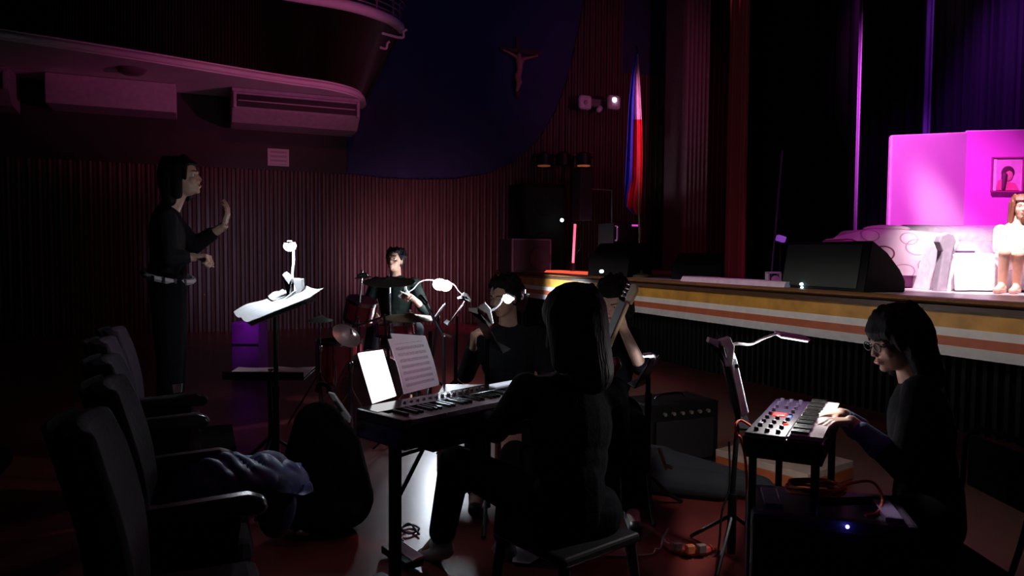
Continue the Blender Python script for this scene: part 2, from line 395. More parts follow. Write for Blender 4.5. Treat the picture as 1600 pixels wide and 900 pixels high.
# air conditioners under the balcony -------------------------------
ACM = mat('ac_casing', (.34, .30, .33), .5); DK = mat('dark_slot', (.01, .01, .01), .6)
def aircon(p0, p1, label):
    """p0,p1: (px,py) of the upper front corners at the soffit"""
    a = G(p0[0], p0[1], ZB-.01); b = G(p1[0], p1[1], ZB-.01)
    vv = WALLV-.95; a = RP(a.dot(U), vv, ZB-.01); b = RP(b.dot(U), vv, ZB-.01); L = (b-a).length
    t = thing('air_conditioner', label, 'air conditioner', (a+b)/2+V3((0, 0, -.5)))
    m = MB(); pr = [(0, 0), (0, -.06), (-.03, -.07), (-.03, -.10), (.0, -.11), (.0, -.30), (.02, -.33), (.25, -.52), (.75, -.55), (.75, 0)]
    m.prism([a+V*x+V3((0, 0, z)) for x, z in pr], b-a); m.build('casing', ACM, t, False, .008)
    m = MB(); m.box((a+b)/2+V*(-.012)+V3((0, 0, -.205)), (L-.12, .02, .19), RU); g = m.build('grille', DK, t, False)
    for z in (-.205,):
        m = MB(); m.box((a+b)/2+V*(-.03)+V3((0, 0, z)), (L-.18, .02, .018), RU); m.build('louvre', ACM, g, False)
    m = MB()
    for e in (0, 1): m.box((a.lerp(b, e))+V*(-.02)+U*(.04 if e == 0 else -.04)+V3((0, 0, -.2)), (.05, .05, .26), RU)
    m.build('end_cap', ACM, t, False, .01)
aircon((357, 160), (541, 174), 'long white air conditioner under the balcony beside the blue wall')
aircon((-140, 122), (47, 138), 'dim air conditioner under the balcony at the left edge of the photo')
a = on_wall(70, 138, WALLV-.8); b = on_wall(275, 157, WALLV-.8); a.z = b.z = ZB-.01
mb = MB(); mb.prism([a, a+V*.7, a+V*.7+V3((0, 0, -.45)), a+V3((0, 0, -.45))], b-a); tag(mb.build('duct_box', mat('duct_paint', (.42, .36, .40), .6), smooth=False, bevel=.01), 'plain pink-lit boxed duct under the balcony left of the long air conditioner', 'duct')
c = G(205, 108, ZB); mb = MB(); mb.lathe([(.001, -.09), (.10, -.085), (.16, -.06), (.2, -.02), (.21, 0)], c); tag(mb.build('ceiling_lamp', mat('lamp_opal_off', (.12, .08, .10), .4)), 'round unlit ceiling lamp on the balcony underside', 'lamp')
# notice sheet on the wall
c = on_wall(435, 246, WALLV-.065); mb = MB(); mb.sheet(lambda s, t: c+U*(s-.5)*.36+V3((0, 0, (t-.5)*.30)), 2, 2, .004)
tag(mb.build('notice', lined('notice_paper', (.62, .45, .50), (.25, .15, .2), 4)), 'small pink paper notice pasted on the slatted wall under the air conditioner', 'notice')

# crucifix ----------------------------------------------------------
t0 = on_wall(812, 152, WALLV-.04)
cr = thing('crucifix', 'crucifix hanging on the dark blue wall left of the emergency lights', 'crucifix', t0)
WD = mat('cross_wood', (.07, .03, .02), .6, scale=8); FG = mat('carved_figure', (.50, .20, .15), .5)
top = on_wall(812, 57, WALLV-.05); bot = on_wall(806, 152, WALLV-.05); al = on_wall(781, 76, WALLV-.05); ar = on_wall(846, 84, WALLV-.05)
mb = MB(); mb.box((top+bot)/2, (.09, .05, (top-bot).length), RU); d = (ar-al).normalized(); mb.box((al+ar)/2, ((ar-al).length, .048, .09), frame(V3((-d.y, d.x, 0)), V3((0, 0, 1))))
mb.build('cross', WD, cr, False, .005)
def cw(x, y, o=.12): return on_wall(x, y, WALLV-o)
mb = MB()
mb.cap(cw(787, 78), cw(801, 85), .020, .026); mb.cap(cw(801, 85), cw(809, 90), .028, .04); mb.cap(cw(840, 87), cw(827, 90), .020, .026); mb.cap(cw(827, 90), cw(815, 92), .028, .04)
mb.cap(cw(810, 95), cw(815, 95), .06); mb.cap(cw(812, 96), cw(812, 112), .075, .055); mb.cap(cw(811, 112), cw(809, 120), .06, .065)
mb.cap(cw(810, 118), cw(813, 129, .2), .048, .036); mb.cap(cw(813, 129, .2), cw(808, 142), .034, .022); mb.cap(cw(807, 118), cw(809, 130, .2), .048, .036); mb.cap(cw(809, 130, .2), cw(807, 142), .034, .022)
mb.ell(cw(811, 87, .16), (.045, .05, .06)); mb.cap(cw(812, 90), cw(812, 95), .03)
remesh(mb, 'figure', FG, cr, .012, 1)

# emergency light ---------------------------------------------------
EL = mat('beige_plastic', (.85, .68, .78), .4)
c = W(936, 161, 15.2); t = thing('emergency_light', 'twin-head emergency light with two square lamps on the slatted wall beside the flag', 'light', c)
mb = MB(); mb.box(c+V*.05, (.42, .12, .16), RU); mb.build('body', mat('grey_box', (.2, .16, .18), .5), t, False, .02)
mb = MB(); mb.cap(c+V3((0, 0, -.14)), c+V3((.02, 0, -.11)), .06); mb.build('knob', EL, t)
for px in (914, 959):
    q = W(px, 160, 15.0); m = MB(); m.box(q, (.29, .12, .29), RU); h = m.build('lamp_head', EL, t, False, .07)
    m = MB(); m.ell(W(px-1+2, 156 if px > 930 else 160, 14.93), (.05, .03, .05)); m.build('lens', mat('lens_lit', (.8, .8, .9), .1, emit=(.85, .8, 1), es=4) if px > 930 else mat('lens_off', (.5, .38, .46), .2), h)

# side stage column and drapes --------------------------------------
COLM = mat('fluted_pilaster', (.26, .14, .18), .45)
vc = 12.2
def on_v(px, py, v): return on_wall(px, py, v)
ua = on_v(1066, 200, vc).dot(U); ub = on_v(1104, 200, vc).dot(U); mb = MB(); n = 6; wd_ = (ub-ua)/n
for k in range(n):
    cx = ua+wd_*(k+.5); mb.prism([RP(cx+wd_*.46*math.cos(q), vc-.11*math.sin(q), ZS) for q in [PI*j/8 for j in range(9)]][::-1], (0, 0, 7.3))
mb.box(RP((ua+ub)/2, vc+.3, ZS+3.65), (ub-ua, .6, 7.3), RU)
struct(mb.build('wall_pilaster', COLM, smooth=True, angle=35), 'fluted pilaster right of the flag')
uw = on_v(1017, 50, WALLV).dot(U)
def drape(name, m, p0, p1, z0, z1, amp, freq, lab, cat='curtain', th=.015, taper=None, nv=10, struct_=False, seed=0):
    p0 = V3(p0); p1 = V3(p1); d = (p1-p0); L = d.length; t = d.normalized(); n = V3((-t.y, t.x, 0)); nu = max(24, int(freq*10))
    def fn(a, b):
        ph = a*freq*2*PI+1.3*noise.noise(V3((a*freq*.5, seed, 0))); w = amp*(math.sin(ph)+.35*math.sin(2.3*ph+b*1.2))*(1-.25*b)
        e = a if taper is None else .5+(a-.5)*(1+(taper-1)*b)
        q = p0+d*e+n*w; q.z = z0+(z1-z0)*b; return q
    mm = MB(); mm.sheet(fn, nu, nv, th); o = mm.build(name, m)
    return tag(o, lab, cat)
REDC = mat('red_velvet', (.38, .02, .03), .8, bump=.2, scale=60, sheen=.5)
BLKC = mat('black_velvet', (.004, .0035, .005), .95, bump=.2, scale=60, spec=.05)
PURC = mat('dark_backdrop', (.10, .07, .12), .85, bump=.2, scale=40)
def on_u(px, py, u):
    r = ray(px, py); o = V3((0, 0, CAMZ)); return o+r*((u-o.dot(U))/r.dot(U))
def flat0(p, z=0): return V3((p.x, p.y, z))
drape('stage_curtain', REDC, flat0(on_u(1163, 440, 6.35)), flat0(on_u(1133, 440, 6.35)), ZS+.01, 8.3, .035, 6, 'narrow red velvet curtain gathered at the side of the stage opening', taper=.8)
drape('stage_curtain', BLKC, flat0(on_u(1331, 440, 6.75)), flat0(on_u(1164, 440, 6.75)), ZS+.01, 8.3, .06, 9, 'wide black wing curtain just right of the red curtain', seed=3)
VIOL = mat('violet_light_on_curtain', (.45, .30, .60), .7, bump=.2, scale=60)  # cloth colour stands in for purple light at the curtain edges
drape('stage_curtain', BLKC, flat0(on_u(1433, 440, 9.75)), flat0(on_u(1300, 440, 9.75)), ZS+.01, 8.3, .05, 8, 'black wing curtain whose purple-lit edge rises above the pale pink flat', seed=5)
drape('lit_edge_strip', VIOL, flat0(on_u(1336, 440, 7.3)), flat0(on_u(1326, 440, 7.3)), ZS+.01, 5.4, .012, 2, 'narrow strip with purple light painted in, rising from behind the patterned sofa')
drape('lit_edge_strip', VIOL, flat0(on_u(1445, 440, 9.95)), flat0(on_u(1427, 440, 9.95)), ZS+.01, 8.3, .02, 2.5, 'narrow strip with purple light painted in, rising above the pale pink flat')
drape('backdrop_curtain', PURC, flat0(on_u(1760, 440, 10.9)), flat0(on_u(1300, 440, 10.9)), ZS+.01, 8.3, .05, 34, 'dark purple-lit pleated backdrop at the rear of the stage', seed=11)

# ================================================================== STAGE SET
PINKP = mat('pink_flat_paint', (.86, .50, .80), .7, var=.03, scale=3); MAGP = mat('magenta_flat_paint', (.80, .16, .72), .7, var=.03, scale=3)
WTRIM = mat('flat_edge', (.85, .75, .82), .6)
def panel(p0, p1, zt0, zt1, th, m, label):
    p0 = flat0(p0); p1 = flat0(p1); n = (p1-p0).normalized(); n = V3((-n.y, n.x, 0))
    t = thing('set_panel', label, 'stage flat', (p0+p1)/2+V3((0, 0, ZS)))
    b = MB(); b.prism([V3((p0.x, p0.y, ZS)), V3((p1.x, p1.y, ZS)), V3((p1.x, p1.y, zt1)), V3((p0.x, p0.y, zt0))], n*th); b.build('board', m, t, False)
    b = MB(); b.tube([V3((p0.x, p0.y, zt0))+n*th/2, V3((p1.x, p1.y, zt1))+n*th/2], .022, 4); b.build('top_batten', WTRIM, t, False)
    b = MB(); b.tube([V3((p0.x, p0.y, ZS))+n*th/2, V3((p0.x, p0.y, zt0))+n*th/2], .018, 4); b.build('side_batten', WTRIM, t, False)
    b = MB(); q = (p0+p1)/2
    b.tube([q+n*(th+.03)+V3((0, 0, ZS+1.0)), q+n*.3+V3((0, 0, ZS+.03))], .025, 6); b.build('brace', WOOD, t)
    return t
a = W(1396, 213, 8.9); b = W(1511, 208, 9.5); c2 = W(1800, 200, 9.2)
panel(a, b, a.z, b.z, .06, PINKP, 'pale pink painted flat behind the patterned sofa')
panel(b, c2, b.z+.02, c2.z, .06, MAGP, 'bright magenta painted flat with the framed portrait on it')
# portrait
nrm = (flat0(c2)-flat0(b)).normalized(); nf = V3((nrm.y, -nrm.x, 0))
def onp(px, py, off=.03):
    r = ray(px, py); o = V3((0, 0, CAMZ)); p = V3(b)+nf*off; return o+r*((p-o).dot(nf)/r.dot(nf))
pc = onp(1573, 273); t = thing('framed_portrait', 'framed portrait of a dark-haired figure in pink hanging on the magenta flat', 'picture', onp(1573, 300))
RN = frame(-nf); ww = (onp(1597, 273)-onp(1549, 273)).length; hh = (onp(1573, 247)-onp(1573, 300)).length
mb = MB(); mb.box(pc, (ww, .02, hh), RN); mb.build('backing', mat('portrait_ground', (.85, .42, .72), .5), t, False)
mb = MB()
for sx in (-1, 1): mb.box(pc+nrm*sx*ww/2+nf*.015, (.014, .03, hh+.014), RN); 
for sz in (-1, 1): mb.box(pc+V3((0, 0, sz*hh/2))+nf*.015, (ww+.014, .03, .014), RN)
mb.build('frame', mat('portrait_frame', (.35, .05, .22), .5), t, False)
mb = MB(); mb.box(pc-nrm*ww*.42+nf*.013, (.045, .01, hh*.94), RN); mb.build('mount', mat('portrait_mount', (.95, .85, .92), .5), t, False)
fc = onp(1576, 274, .045)
mb = MB(); mb.ell(fc, (.055, .012, .075), RN); mb.build('portrait_face', mat('portrait_face', (.75, .25, .35), .6), t)
mb = MB(); mb.ell(fc+V3((0, 0, .035))-nrm*.01, (.08, .008, .085), RN); mb.cap(fc-nrm*.05, fc-nrm*.06-V3((0, 0, .17)), .035, .025); mb.build('portrait_hair', mat('portrait_hair', (.10, .02, .06), .6), t)
mb = MB(); mb.prism([pc+nf*.012+nrm*x*ww+V3((0, 0, z*hh)) for x, z in ((-.36, -.46), (.40, -.46), (.25, -.25), (.02, -.22), (-.15, -.12), (-.30, -.18))], nf*.01); mb.build('portrait_dress', mat('portrait_dress', (.80, .12, .30), .6), t, False)

# patterned sofa ----------------------------------------------------
def ringmat2(name):
    m = bpy.data.materials.new(name); m.use_nodes = True; nt = m.node_tree; bs = nt.nodes['Principled BSDF']; bs.inputs['Roughness'].default_value = .8
    tc = nt.nodes.new('ShaderNodeTexCoord'); prev = None
    rr = random.Random(5)
    rings = [(-.52, .44, .10, 1), (-.18, .36, .115, 1), (.18, .43, .12, 0), (.30, .25, .10, 0), (.05, .17, .12, 0), (.33, .10, .11, 1), (.42, .45, .09, 0), (-.42, .20, .11, 0), (.10, .52, .09, 0), (-.30, .55, .09, 0)]
    for cx, cz, r, dk in rings:
        mp = nt.nodes.new('ShaderNodeMapping'); mp.inputs['Location'].default_value = (-cx, 0, -cz*1.5); mp.inputs['Scale'].default_value = (1, 0, 1.5); nt.links.new(tc.outputs['Object'], mp.inputs[0])
        ln = nt.nodes.new('ShaderNodeVectorMath'); ln.operation = 'LENGTH'; nt.links.new(mp.outputs[0], ln.inputs[0])
        c = nt.nodes.new('ShaderNodeMath'); c.operation = 'COMPARE'; c.inputs[1].default_value = r; c.inputs[2].default_value = .011 if dk else .008; nt.links.new(ln.outputs['Value'], c.inputs[0])
        mx = nt.nodes.new('ShaderNodeMix'); mx.data_type = 'RGBA'; mx.inputs[7].default_value = (.22, .03, .08, 1) if dk else (.50, .28, .40, 1)
        if prev is None: mx.inputs[6].default_value = (.80, .60, .72, 1)
        else: nt.links.new(prev, mx.inputs[6])
        nt.links.new(c.outputs[0], mx.inputs[0]); prev = mx.outputs[2]
    nt.links.new(prev, bs.inputs['Base Color']); return m
RING = ringmat2('ring_patterned_cloth')
# daybed seen from its back: low draped body rising to the left pillow
dS = 7.6
def pt(x, y, d=dS): return W(x, y, d)
t = thing('sofa', 'low sofa draped with a pale cloth patterned with dark rings', 'sofa', flat0(pt(1400, 440), ZS))
prof = [(1318, 379), (1330, 372), (1345, 364), (1362, 360), (1400, 360), (1425, 362), (1460, 365), (1478, 368)]
P = spline([pt(x, y) for x, y in prof], 5)
def drp(s, q):
    k = s*(len(P)-1); i = min(int(k), len(P)-2); p = P[i].lerp(P[i+1], k-i)
    zz = p.z; base = ZS+.14
    if q < .4: r = q/.4; return p+V3((0, .55*(1-r), -.02*(1-r)+.02*math.sin(s*20)*(1-r)))
    r = (q-.4)/.6; return V3((p.x, p.y-.05*math.sin(PI*r)+.018*math.sin(s*34)*r, zz-(zz-base)*r))
mb = MB(); mb.sheet(drp, 60, 16, .03); mb.build('draped_cloth', RING, t)
mb = MB(); q0 = pt(1322, 440); q1 = pt(1478, 440)
mb.prism([V3((q0.x+.05, dS+.06, ZS)), V3((q1.x, dS+.06, ZS)), V3((q1.x, dS+.06, ZS+.40)), V3((q0.x+.2, dS+.06, ZS+.40))], (0, .6, 0)); mb.build('sofa_base', mat('plum_upholstery', (.25, .06, .20), .8), t, False, .02)
mb = MB(); mb.ell(pt(1385, 358, dS+.2), (.25, .16, .045)); o = remesh(mb, 'cushion', RING, None, .01)
tag(o, 'flat patterned cushion lying on the ring-patterned sofa', 'cushion')

# white couch with rolled arm ----------------------------------------
dC = 7.05
GREYF = mat('grey_upholstery', (.34, .30, .36), .8); WHF = mat('white_couch_cover', (.86, .80, .86), .85, bump=.2, scale=20)
t = thing('couch', 'white covered couch with a grey rolled arm under the seated woman', 'couch', flat0(W(1540, 455, dC), ZS))
arm = [(1467, 378), (1471, 368), (1481, 363), (1491, 366), (1495, 377), (1490, 390), (1487, 405), (1483, 430), (1480, 456), (1464, 456), (1468, 430), (1472, 405), (1473, 392)]
mb = MB(); mb.prism([W(x, y, dC) for x, y in arm][::-1], (0, .10, 0)); mb.build('arm_front', GREYF, t, False, .012)
mb = MB(); mb.cyl(W(1481, 379, dC+.1), W(1484, 377, dC+.95), .085, n=20); mb.build('arm_roll', WHF, t)
mb = MB(); mb.prism([W(x, y, dC+.05) for x, y in ((1481, 385), (1492, 385), (1492, 454), (1474, 454))][::-1], (0, .85, 0)); mb.build('arm_side', WHF, t, False)
q = W(1493, 410, dC); 
mb = MB(); mb.box(V3((q.x+.75, dC+.45, ZS+.17)), (1.5, .85, .30)); mb.box(V3((q.x+.75, dC+.40, ZS+.345)), (1.46, .78, .05)); mb.build('seat', WHF, t, False, .03)
mb = MB(); mb.box(V3((q.x+.72, dC+.95, ZS+.38)), (1.6, .18, .50)); mb.cyl(V3((q.x-.05, dC+.93, ZS+.58)), V3((q.x+1.5, dC+.93, ZS+.58)), .10); mb.build('backrest', WHF, t, True, .02)
def skf(s, r):
    x = q.x-.05+1.5*s; return V3((x, dC-.04-.03*r*math.sin(s*40)-.05*r, ZS+.36-(.345)*r))
mb = MB(); mb.sheet(skf, 60, 6, .012); mb.build('throw', WHF, t)
mb = MB(); mb.box(V3((q.x+.12, dC+.2, ZS+.385)), (.26, .2, .018), Matrix.Rotation(.2, 3, 'Z')); tag(mb.build('book', mat('dark_violet_cover', (.06, .02, .08), .5), smooth=False, bevel=.003), 'thin dark book lying on the white couch seat', 'book')

# ------------------------------------------------------------------ wedge monitors etc. on the stage
GRILL = mat('speaker_grille', (.010, .011, .011), .7, bump=.5, scale=200); CAB = mat('speaker_cabinet', (.009, .008, .010), .7, spec=.2, bump=.2, scale=80)
def wedge(x0, y0, d, W_, H_, D_, yaw, label, led=None):
    c = flat0(W(x0, y0, d), ZS); R = Matrix.Rotation(yaw, 3, 'Z')
    t = thing('floor_monitor', label, 'speaker', c)
    pr = [(-D_*.5, 0), (D_*.5, 0), (D_*.42, H_*.55), (D_*.05, H_), (-D_*.28, H_)]   # slanted face towards -y... grille
    m = MB(); m.prism([c+R @ V3((-W_/2, y, z)) for y, z in pr], R @ V3((W_, 0, 0))); m.build('cabinet', CAB, t, False, .015)
    a = V3((0, -D_*.5, 0)); bb = V3((0, -D_*.28, H_)); mid = (a+bb)/2; dr = (bb-a).normalized(); nn = V3((0, -dr.z, dr.y))
    m = MB(); m.box(c+R @ (mid+nn*.012), (W_*.92, .02, (bb-a).length*.86), R @ frame(-nn, dr)); m.build('grille', GRILL, t, False, .008)
    m = MB(); m.box(c+R @ V3((W_/2+.004, 0, H_*.45)), (.012, .14, .05), R); m.build('handle', BLACK, t, False, .004)
    if led:
        m = MB()
        for z, s in led: m.ell(c+R @ V3((-W_*.28, -D_*.5-.006+z*.2, .03+z)), (.022*s, .008, .014*s))
        m.build('indicator_light', mat('cyan_led', (.5, .8, .9), .3, emit=(.55, .9, 1), es=9), t)
    return t
A_ = on_u(1214, 450, EDGE+.16); B_ = on_u(1349, 450, EDGE+.10); A_ = flat0(A_, ZS); B_ = flat0(B_, ZS); ab = (B_-A_).normalized(); bc = V3((-ab.y, ab.x, 0))*.52
hw_ = W(1365, 377, B_.y+.1).z-ZS
t = thing('floor_monitor', 'large black wedge monitor on the stage edge in front of the ring-patterned sofa', 'speaker', A_.lerp(B_, .5))
pr = [(0, 0), (1.0, 0), (1.0, .22), (.86, .45), (.55, .78), (.22, 1.0), (.16, 1.0)]
mb = MB(); mb.prism([A_+ab*.05+bc*x+V3((0, 0, z*hw_)) for x, z in pr][::-1], (B_-A_)-ab*.05); mb.build('cabinet', CAB, t, False, .015)
mb = MB(); mb.box(A_.lerp(B_, .5)+bc*.07+V3((0, 0, hw_*.5)), ((B_-A_).length*.86, .02, hw_*.9), Matrix((ab, bc.normalized(), V3((0, 0, 1)))).transposed() @ Matrix.Rotation(-math.atan(.16*.52/hw_), 3, 'X')); mb.build('rear_panel', mat('green_black_panel', (.035, .042, .038), .7, bump=.4, scale=120), t, False, .01)
mb = MB(); mb.box(A_.lerp(B_, .5)+bc*.62+V3((0, 0, hw_*.72)), ((B_-A_).length*.9, .02, hw_*.9), Matrix((ab, bc.normalized(), V3((0, 0, 1)))).transposed() @ Matrix.Rotation(math.radians(52), 3, 'X')); mb.build('grille', GRILL, t, False, .006)
mb = MB()
for y_, s_ in ((444, 1), (449, .6), (454, .8)): q = W(1253, y_, A_.lerp(B_, .28).y-.05); mb.ell(q, (.024*s_, .02, .014*s_))
mb.build('indicator_light', mat('cyan_led', (.5, .8, .9), .3, emit=(.55, .9, 1), es=9), t)
wedge(968, 436, 11.0, .85, .5, .55, 2.2, 'black wedge monitor on the stage below the flag')
wedge(1100, 434, 9.9, .75, .36, .5, 2.4, 'low black wedge monitor before the red curtain foot')
# footlight / long pale cover on the lip
def lipbox(x0, x1, y, w, h, du, label, name, cat, m, z=ZS):
    a = on_u(x0, y, EDGE+du); b = on_u(x1, y, EDGE+du); a = V3((a.x, a.y, z)); b = V3((b.x, b.y, z)); dd = (b-a).normalized(); n = V3((-dd.y, dd.x, 0))
    if n.dot(U) < 0: n = -n
    m_ = MB(); pr = [(0, 0), (w, 0), (w*.9, h), (w*.12, h)]
    m_.prism([a+n*x+V3((0, 0, zz+.001)) for x, zz in pr], b-a); return tag(m_.build(name, m, smooth=False, bevel=.006), label, cat)
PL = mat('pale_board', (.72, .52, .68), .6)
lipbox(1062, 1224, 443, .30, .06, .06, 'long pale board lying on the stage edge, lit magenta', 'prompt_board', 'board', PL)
lipbox(1064, 1107, 434, .22, .05, .45, 'short white box behind the long pale board', 'light_box', 'box', PL)
o = lipbox(850, 926, 425, .35, .035, .25, 'long flat strip added as orange-red light on the far stage edge beside the speakers', 'lip_glow_strip', 'light', mat('red_light_on_lip', (.85, .16, .09), .6, emit=(1, .13, .06), es=.9))  # red light on the stage edge, given to a glowing strip
# small lamp on the stage by the big wedge, pole lamp above
c = flat0(W(1208, 434, 8.0), ZS); t = thing('stage_light', 'small white boxed stage light standing left of the large wedge monitor', 'light', c)
mb = MB()
for x in (-.065, .065): mb.box(c+V3((x, 0, .075)), (.02, .1, .15))
mb.box(c+V3((0, 0, .145)), (.15, .1, .02)); mb.build('bracket', mat('grey_bracket', (.5, .42, .5), .5), t, False, .003)
mb = MB(); mb.cyl(c+V3((.01, -.05, .07)), c+V3((.01, .05, .07)), .045); mb.build('lens', mat('lilac_lens', (.5, .3, .5), .3), t)
c = W(1220, 373, 8.6); t = thing('pole_lamp', 'small purple-lit lamp on a thin pole in front of the black wing curtain', 'lamp', flat0(W(1219, 430, 8.6), ZS))
mb = MB(); mb.cyl(flat0(c, ZS+.02), V3((c.x, c.y, c.z-.05)), .012); mb.build('pole', BLACKM, t)
mb = MB(); mb.lathe([(.14, 0), (.14, .015), (.02, .03)], flat0(c, ZS)); mb.build('base', BLACKM, t)
mb = MB(); mb.box(c, (.10, .08, .07), Matrix.Rotation(.3, 3, 'Y')); h = mb.build('lamp_head', mat('violet_housing', (.3, .15, .4), .4, emit=(.4, .1, .9), es=.35), t, False, .01)
mb = MB(); mb.cyl(flat0(W(1205, 420, 8.4), ZS+.01), W(1222, 235, 8.4), .010); mb.lathe([(.12, 0), (.12, .012), (.02, .03)], flat0(W(1205, 420, 8.4), ZS)); tag(mb.build('mic_stand', mat('violet_metal', (.2, .1, .25), .3, .8)), 'tall slim stand leaning before the black wing curtain', 'stand')

# ------------------------------------------------------------------ speakers at the far corner of the stage
def cabinet(c, w, d, h, label, yaw=YAW, name='loudspeaker', drivers=((0, .7, .11), (0, .3, .17)), m=CAB, z=None):
    R = Matrix.Rotation(yaw, 3, 'Z'); t = thing(name, label, 'speaker', c)
    mm = MB(); mm.box(c+V3((0, 0, h/2)), (w, d, h), R); mm.build('cabinet', m, t, False, .02)
    mm = MB(); mm.box(c+R @ V3((0, -d/2-.006, h/2)), (w*.9, .02, h*.92), R); g = mm.build('grille', GRILL, t, False, .01)
    for x, zz, r in drivers:
        mm = MB(); mm.lathe([(r, 0), (r*.96, .012), (r*.85, .008), (r*.3, -.002), (.001, .006)], c+R @ V3((x*w, -d/2-.016, h*zz)), R @ Matrix.Rotation(PI/2, 3, 'X'), 28); mm.build('driver', GRILL, g)
    return t
def onstage(px, d): return flat0(W(px, 424, d), ZS)
STG = mat('bass_cabinet_grey', (.10, .085, .095), .8, bump=.3, scale=80)
cabinet(onstage(820, 13.4), .80, .6, .60, 'grey bass cabinet with one round driver nearest the corner of the stage', drivers=((.2, .4, .22),), m=STG)
big = onstage(838, 14.6); cabinet(big, .95, .7, 1.7, 'large black loudspeaker stack behind the grey bass cabinet', drivers=((0, .75, .2), (0, .3, .25)))
mb = MB(); mb.ell(W(878, 344, 14.0), (.035, .02, .035)); o = tag(mb.build('indicator_lamp', MATS['cyan_led']), 'tiny cyan indicator lamp glowing right of the large black speaker stack', 'light')
c = onstage(907, 13.2); t = thing('pole_speaker', 'slim upright loudspeaker on a pole left of the flag', 'speaker', c)
mb = MB(); s0 = W(909, 345, 13.2); s1 = W(911, 262, 13.2); R_ = Matrix.Rotation(YAW, 3, 'Z'); mb.box((s0+s1)/2, (.26, .3, s1.z-s0.z), R_); mb.build('cabinet', mat('violet_black_cabinet', (.045, .03, .05), .6), t, False, .02)
mb = MB(); mb.cyl(c+V3((0, 0, .02)), V3((c.x, c.y, s0.z)), .02); mb.build('pole', BLACKM, t)
for k in range(3):
    mb = MB(); q = 2*PI*k/3+.4; mb.cyl(c+V3((0, 0, .45)), c+V3((.35*math.cos(q), .35*math.sin(q), .012)), .012); mb.build('leg', BLACKM, t)
# lit tube
c = onstage(896, 12.6); t = thing('light_tube', 'thin upright tube glowing pink-red below the slim pole speaker', 'light', c)
mb = MB(); mb.cyl(W(895.5, 411, 12.6), W(898.5, 350, 12.6), .022); mb.build('tube', mat('pink_neon', (.8, .2, .3), .4, emit=(1, .12, .22), es=1.3), t)
mb = MB(); mb.cyl(W(895, 424, 12.6), W(895.5, 411, 12.6), .05); mb.build('base', BLACK, t)
# light bar with two pars on a stand
c = onstage(893, 14.9); t = thing('light_stand', 'dark lighting stand with a crossbar of lamps above the speaker stack', 'light stand', c)
tp = W(880, 248, 14.9); mb = MB(); mb.cyl(c+V3((0, 0, .02)), V3((c.x, c.y, tp.z)), .03); mb.build('pole', BLACKM, t)
mb = MB(); mb.cyl(W(832, 243, 14.9), W(926, 246, 14.9), .025); mb.build('crossbar', BLACKM, t)
for k in range(3):
    mb = MB(); q = 2*PI*k/3+1; mb.cyl(c+V3((0, 0, .6)), c+V3((.25*math.cos(q), .25*math.sin(q), .012)), .015); mb.build('leg', BLACKM, t)
for px, e in ((850, .12), (880, 0), (912, .25)):
    q = W(px, 250, 14.75); mb = MB(); mb.lathe([(.06, .24), (.13, .20), (.15, 0), (.15, -.03)], q+V3((0, 0, -.08)), None, 20); h = mb.build('lamp_head', BLACK, t)
    if e: mb = MB(); mb.lathe([(.001, 0), (.13, 0), (.13, -.02), (.001, -.02)], q+V3((0, 0, -.105)), None, 20); mb.build('lens', mat('amber_lens%d' % (e*100), (.5, .15, .05), .3, emit=(1, .22, .08), es=e), h)
# white rod
mb = MB(); mb.cyl(W(924, 295, 13.0), W(956, 297, 13.0), .012); mb.cyl(W(956, 297, 13.0), flat0(W(956, 420, 13.0), ZS+.01), .012); mb.lathe([(.15, 0), (.15, .012), (.02, .03)], flat0(W(956, 420, 13.0), ZS)); tag(mb.build('boom_stand', mat('dull_chrome', (.22, .2, .2), .35, .7)), 'microphone boom stand with a thin pale horizontal arm left of the flag', 'stand')
# rack case with handles
c = onstage(966, 12.4); t = thing('rack_case', 'black equipment rack with purple-lit handles below the flag', 'equipment case', c)
z0 = W(966, 376, 12.4).z; z1 = W(966, 349, 12.4).z; hw = 24/F*12.4
mb = MB(); mb.box(V3((c.x, c.y, (ZS+z1)/2)), (hw*2, .5, z1-ZS), R_); mb.build('case', CAB, t, False, .015)
for s in (-1, 1):
    mb = MB(); mb.tube(spline([V3((c.x, c.y, z))+R_ @ V3((s*hw*.85, y, 0)) for y, z in ((-.25, z0), (-.31, z0+.02), (-.31, z1-.08), (-.25, z1-.06))], 4), .014, 6); mb.build('handle', mat('purple_lit_chrome', (.7, .35, .75), .3, .6), t)  # purple highlights are put into the handle colour
mb = MB(); mb.box(V3((c.x, c.y, z1-.04))+R_ @ V3((.16, -.26, 0)), (.13, .015, .03), R_); mb.build('display', mat('magenta_display', (.5, .1, .4), .3, emit=(1, .1, .8), es=.6), t, False)
mb = MB(); mb.ell(W(940, 424, 10.2), (.030, .02, .024)); tag(mb.build('indicator_lamp', MATS['cyan_led']), 'tiny white-blue indicator lamp on the stage edge right of the red-lit edge', 'light')

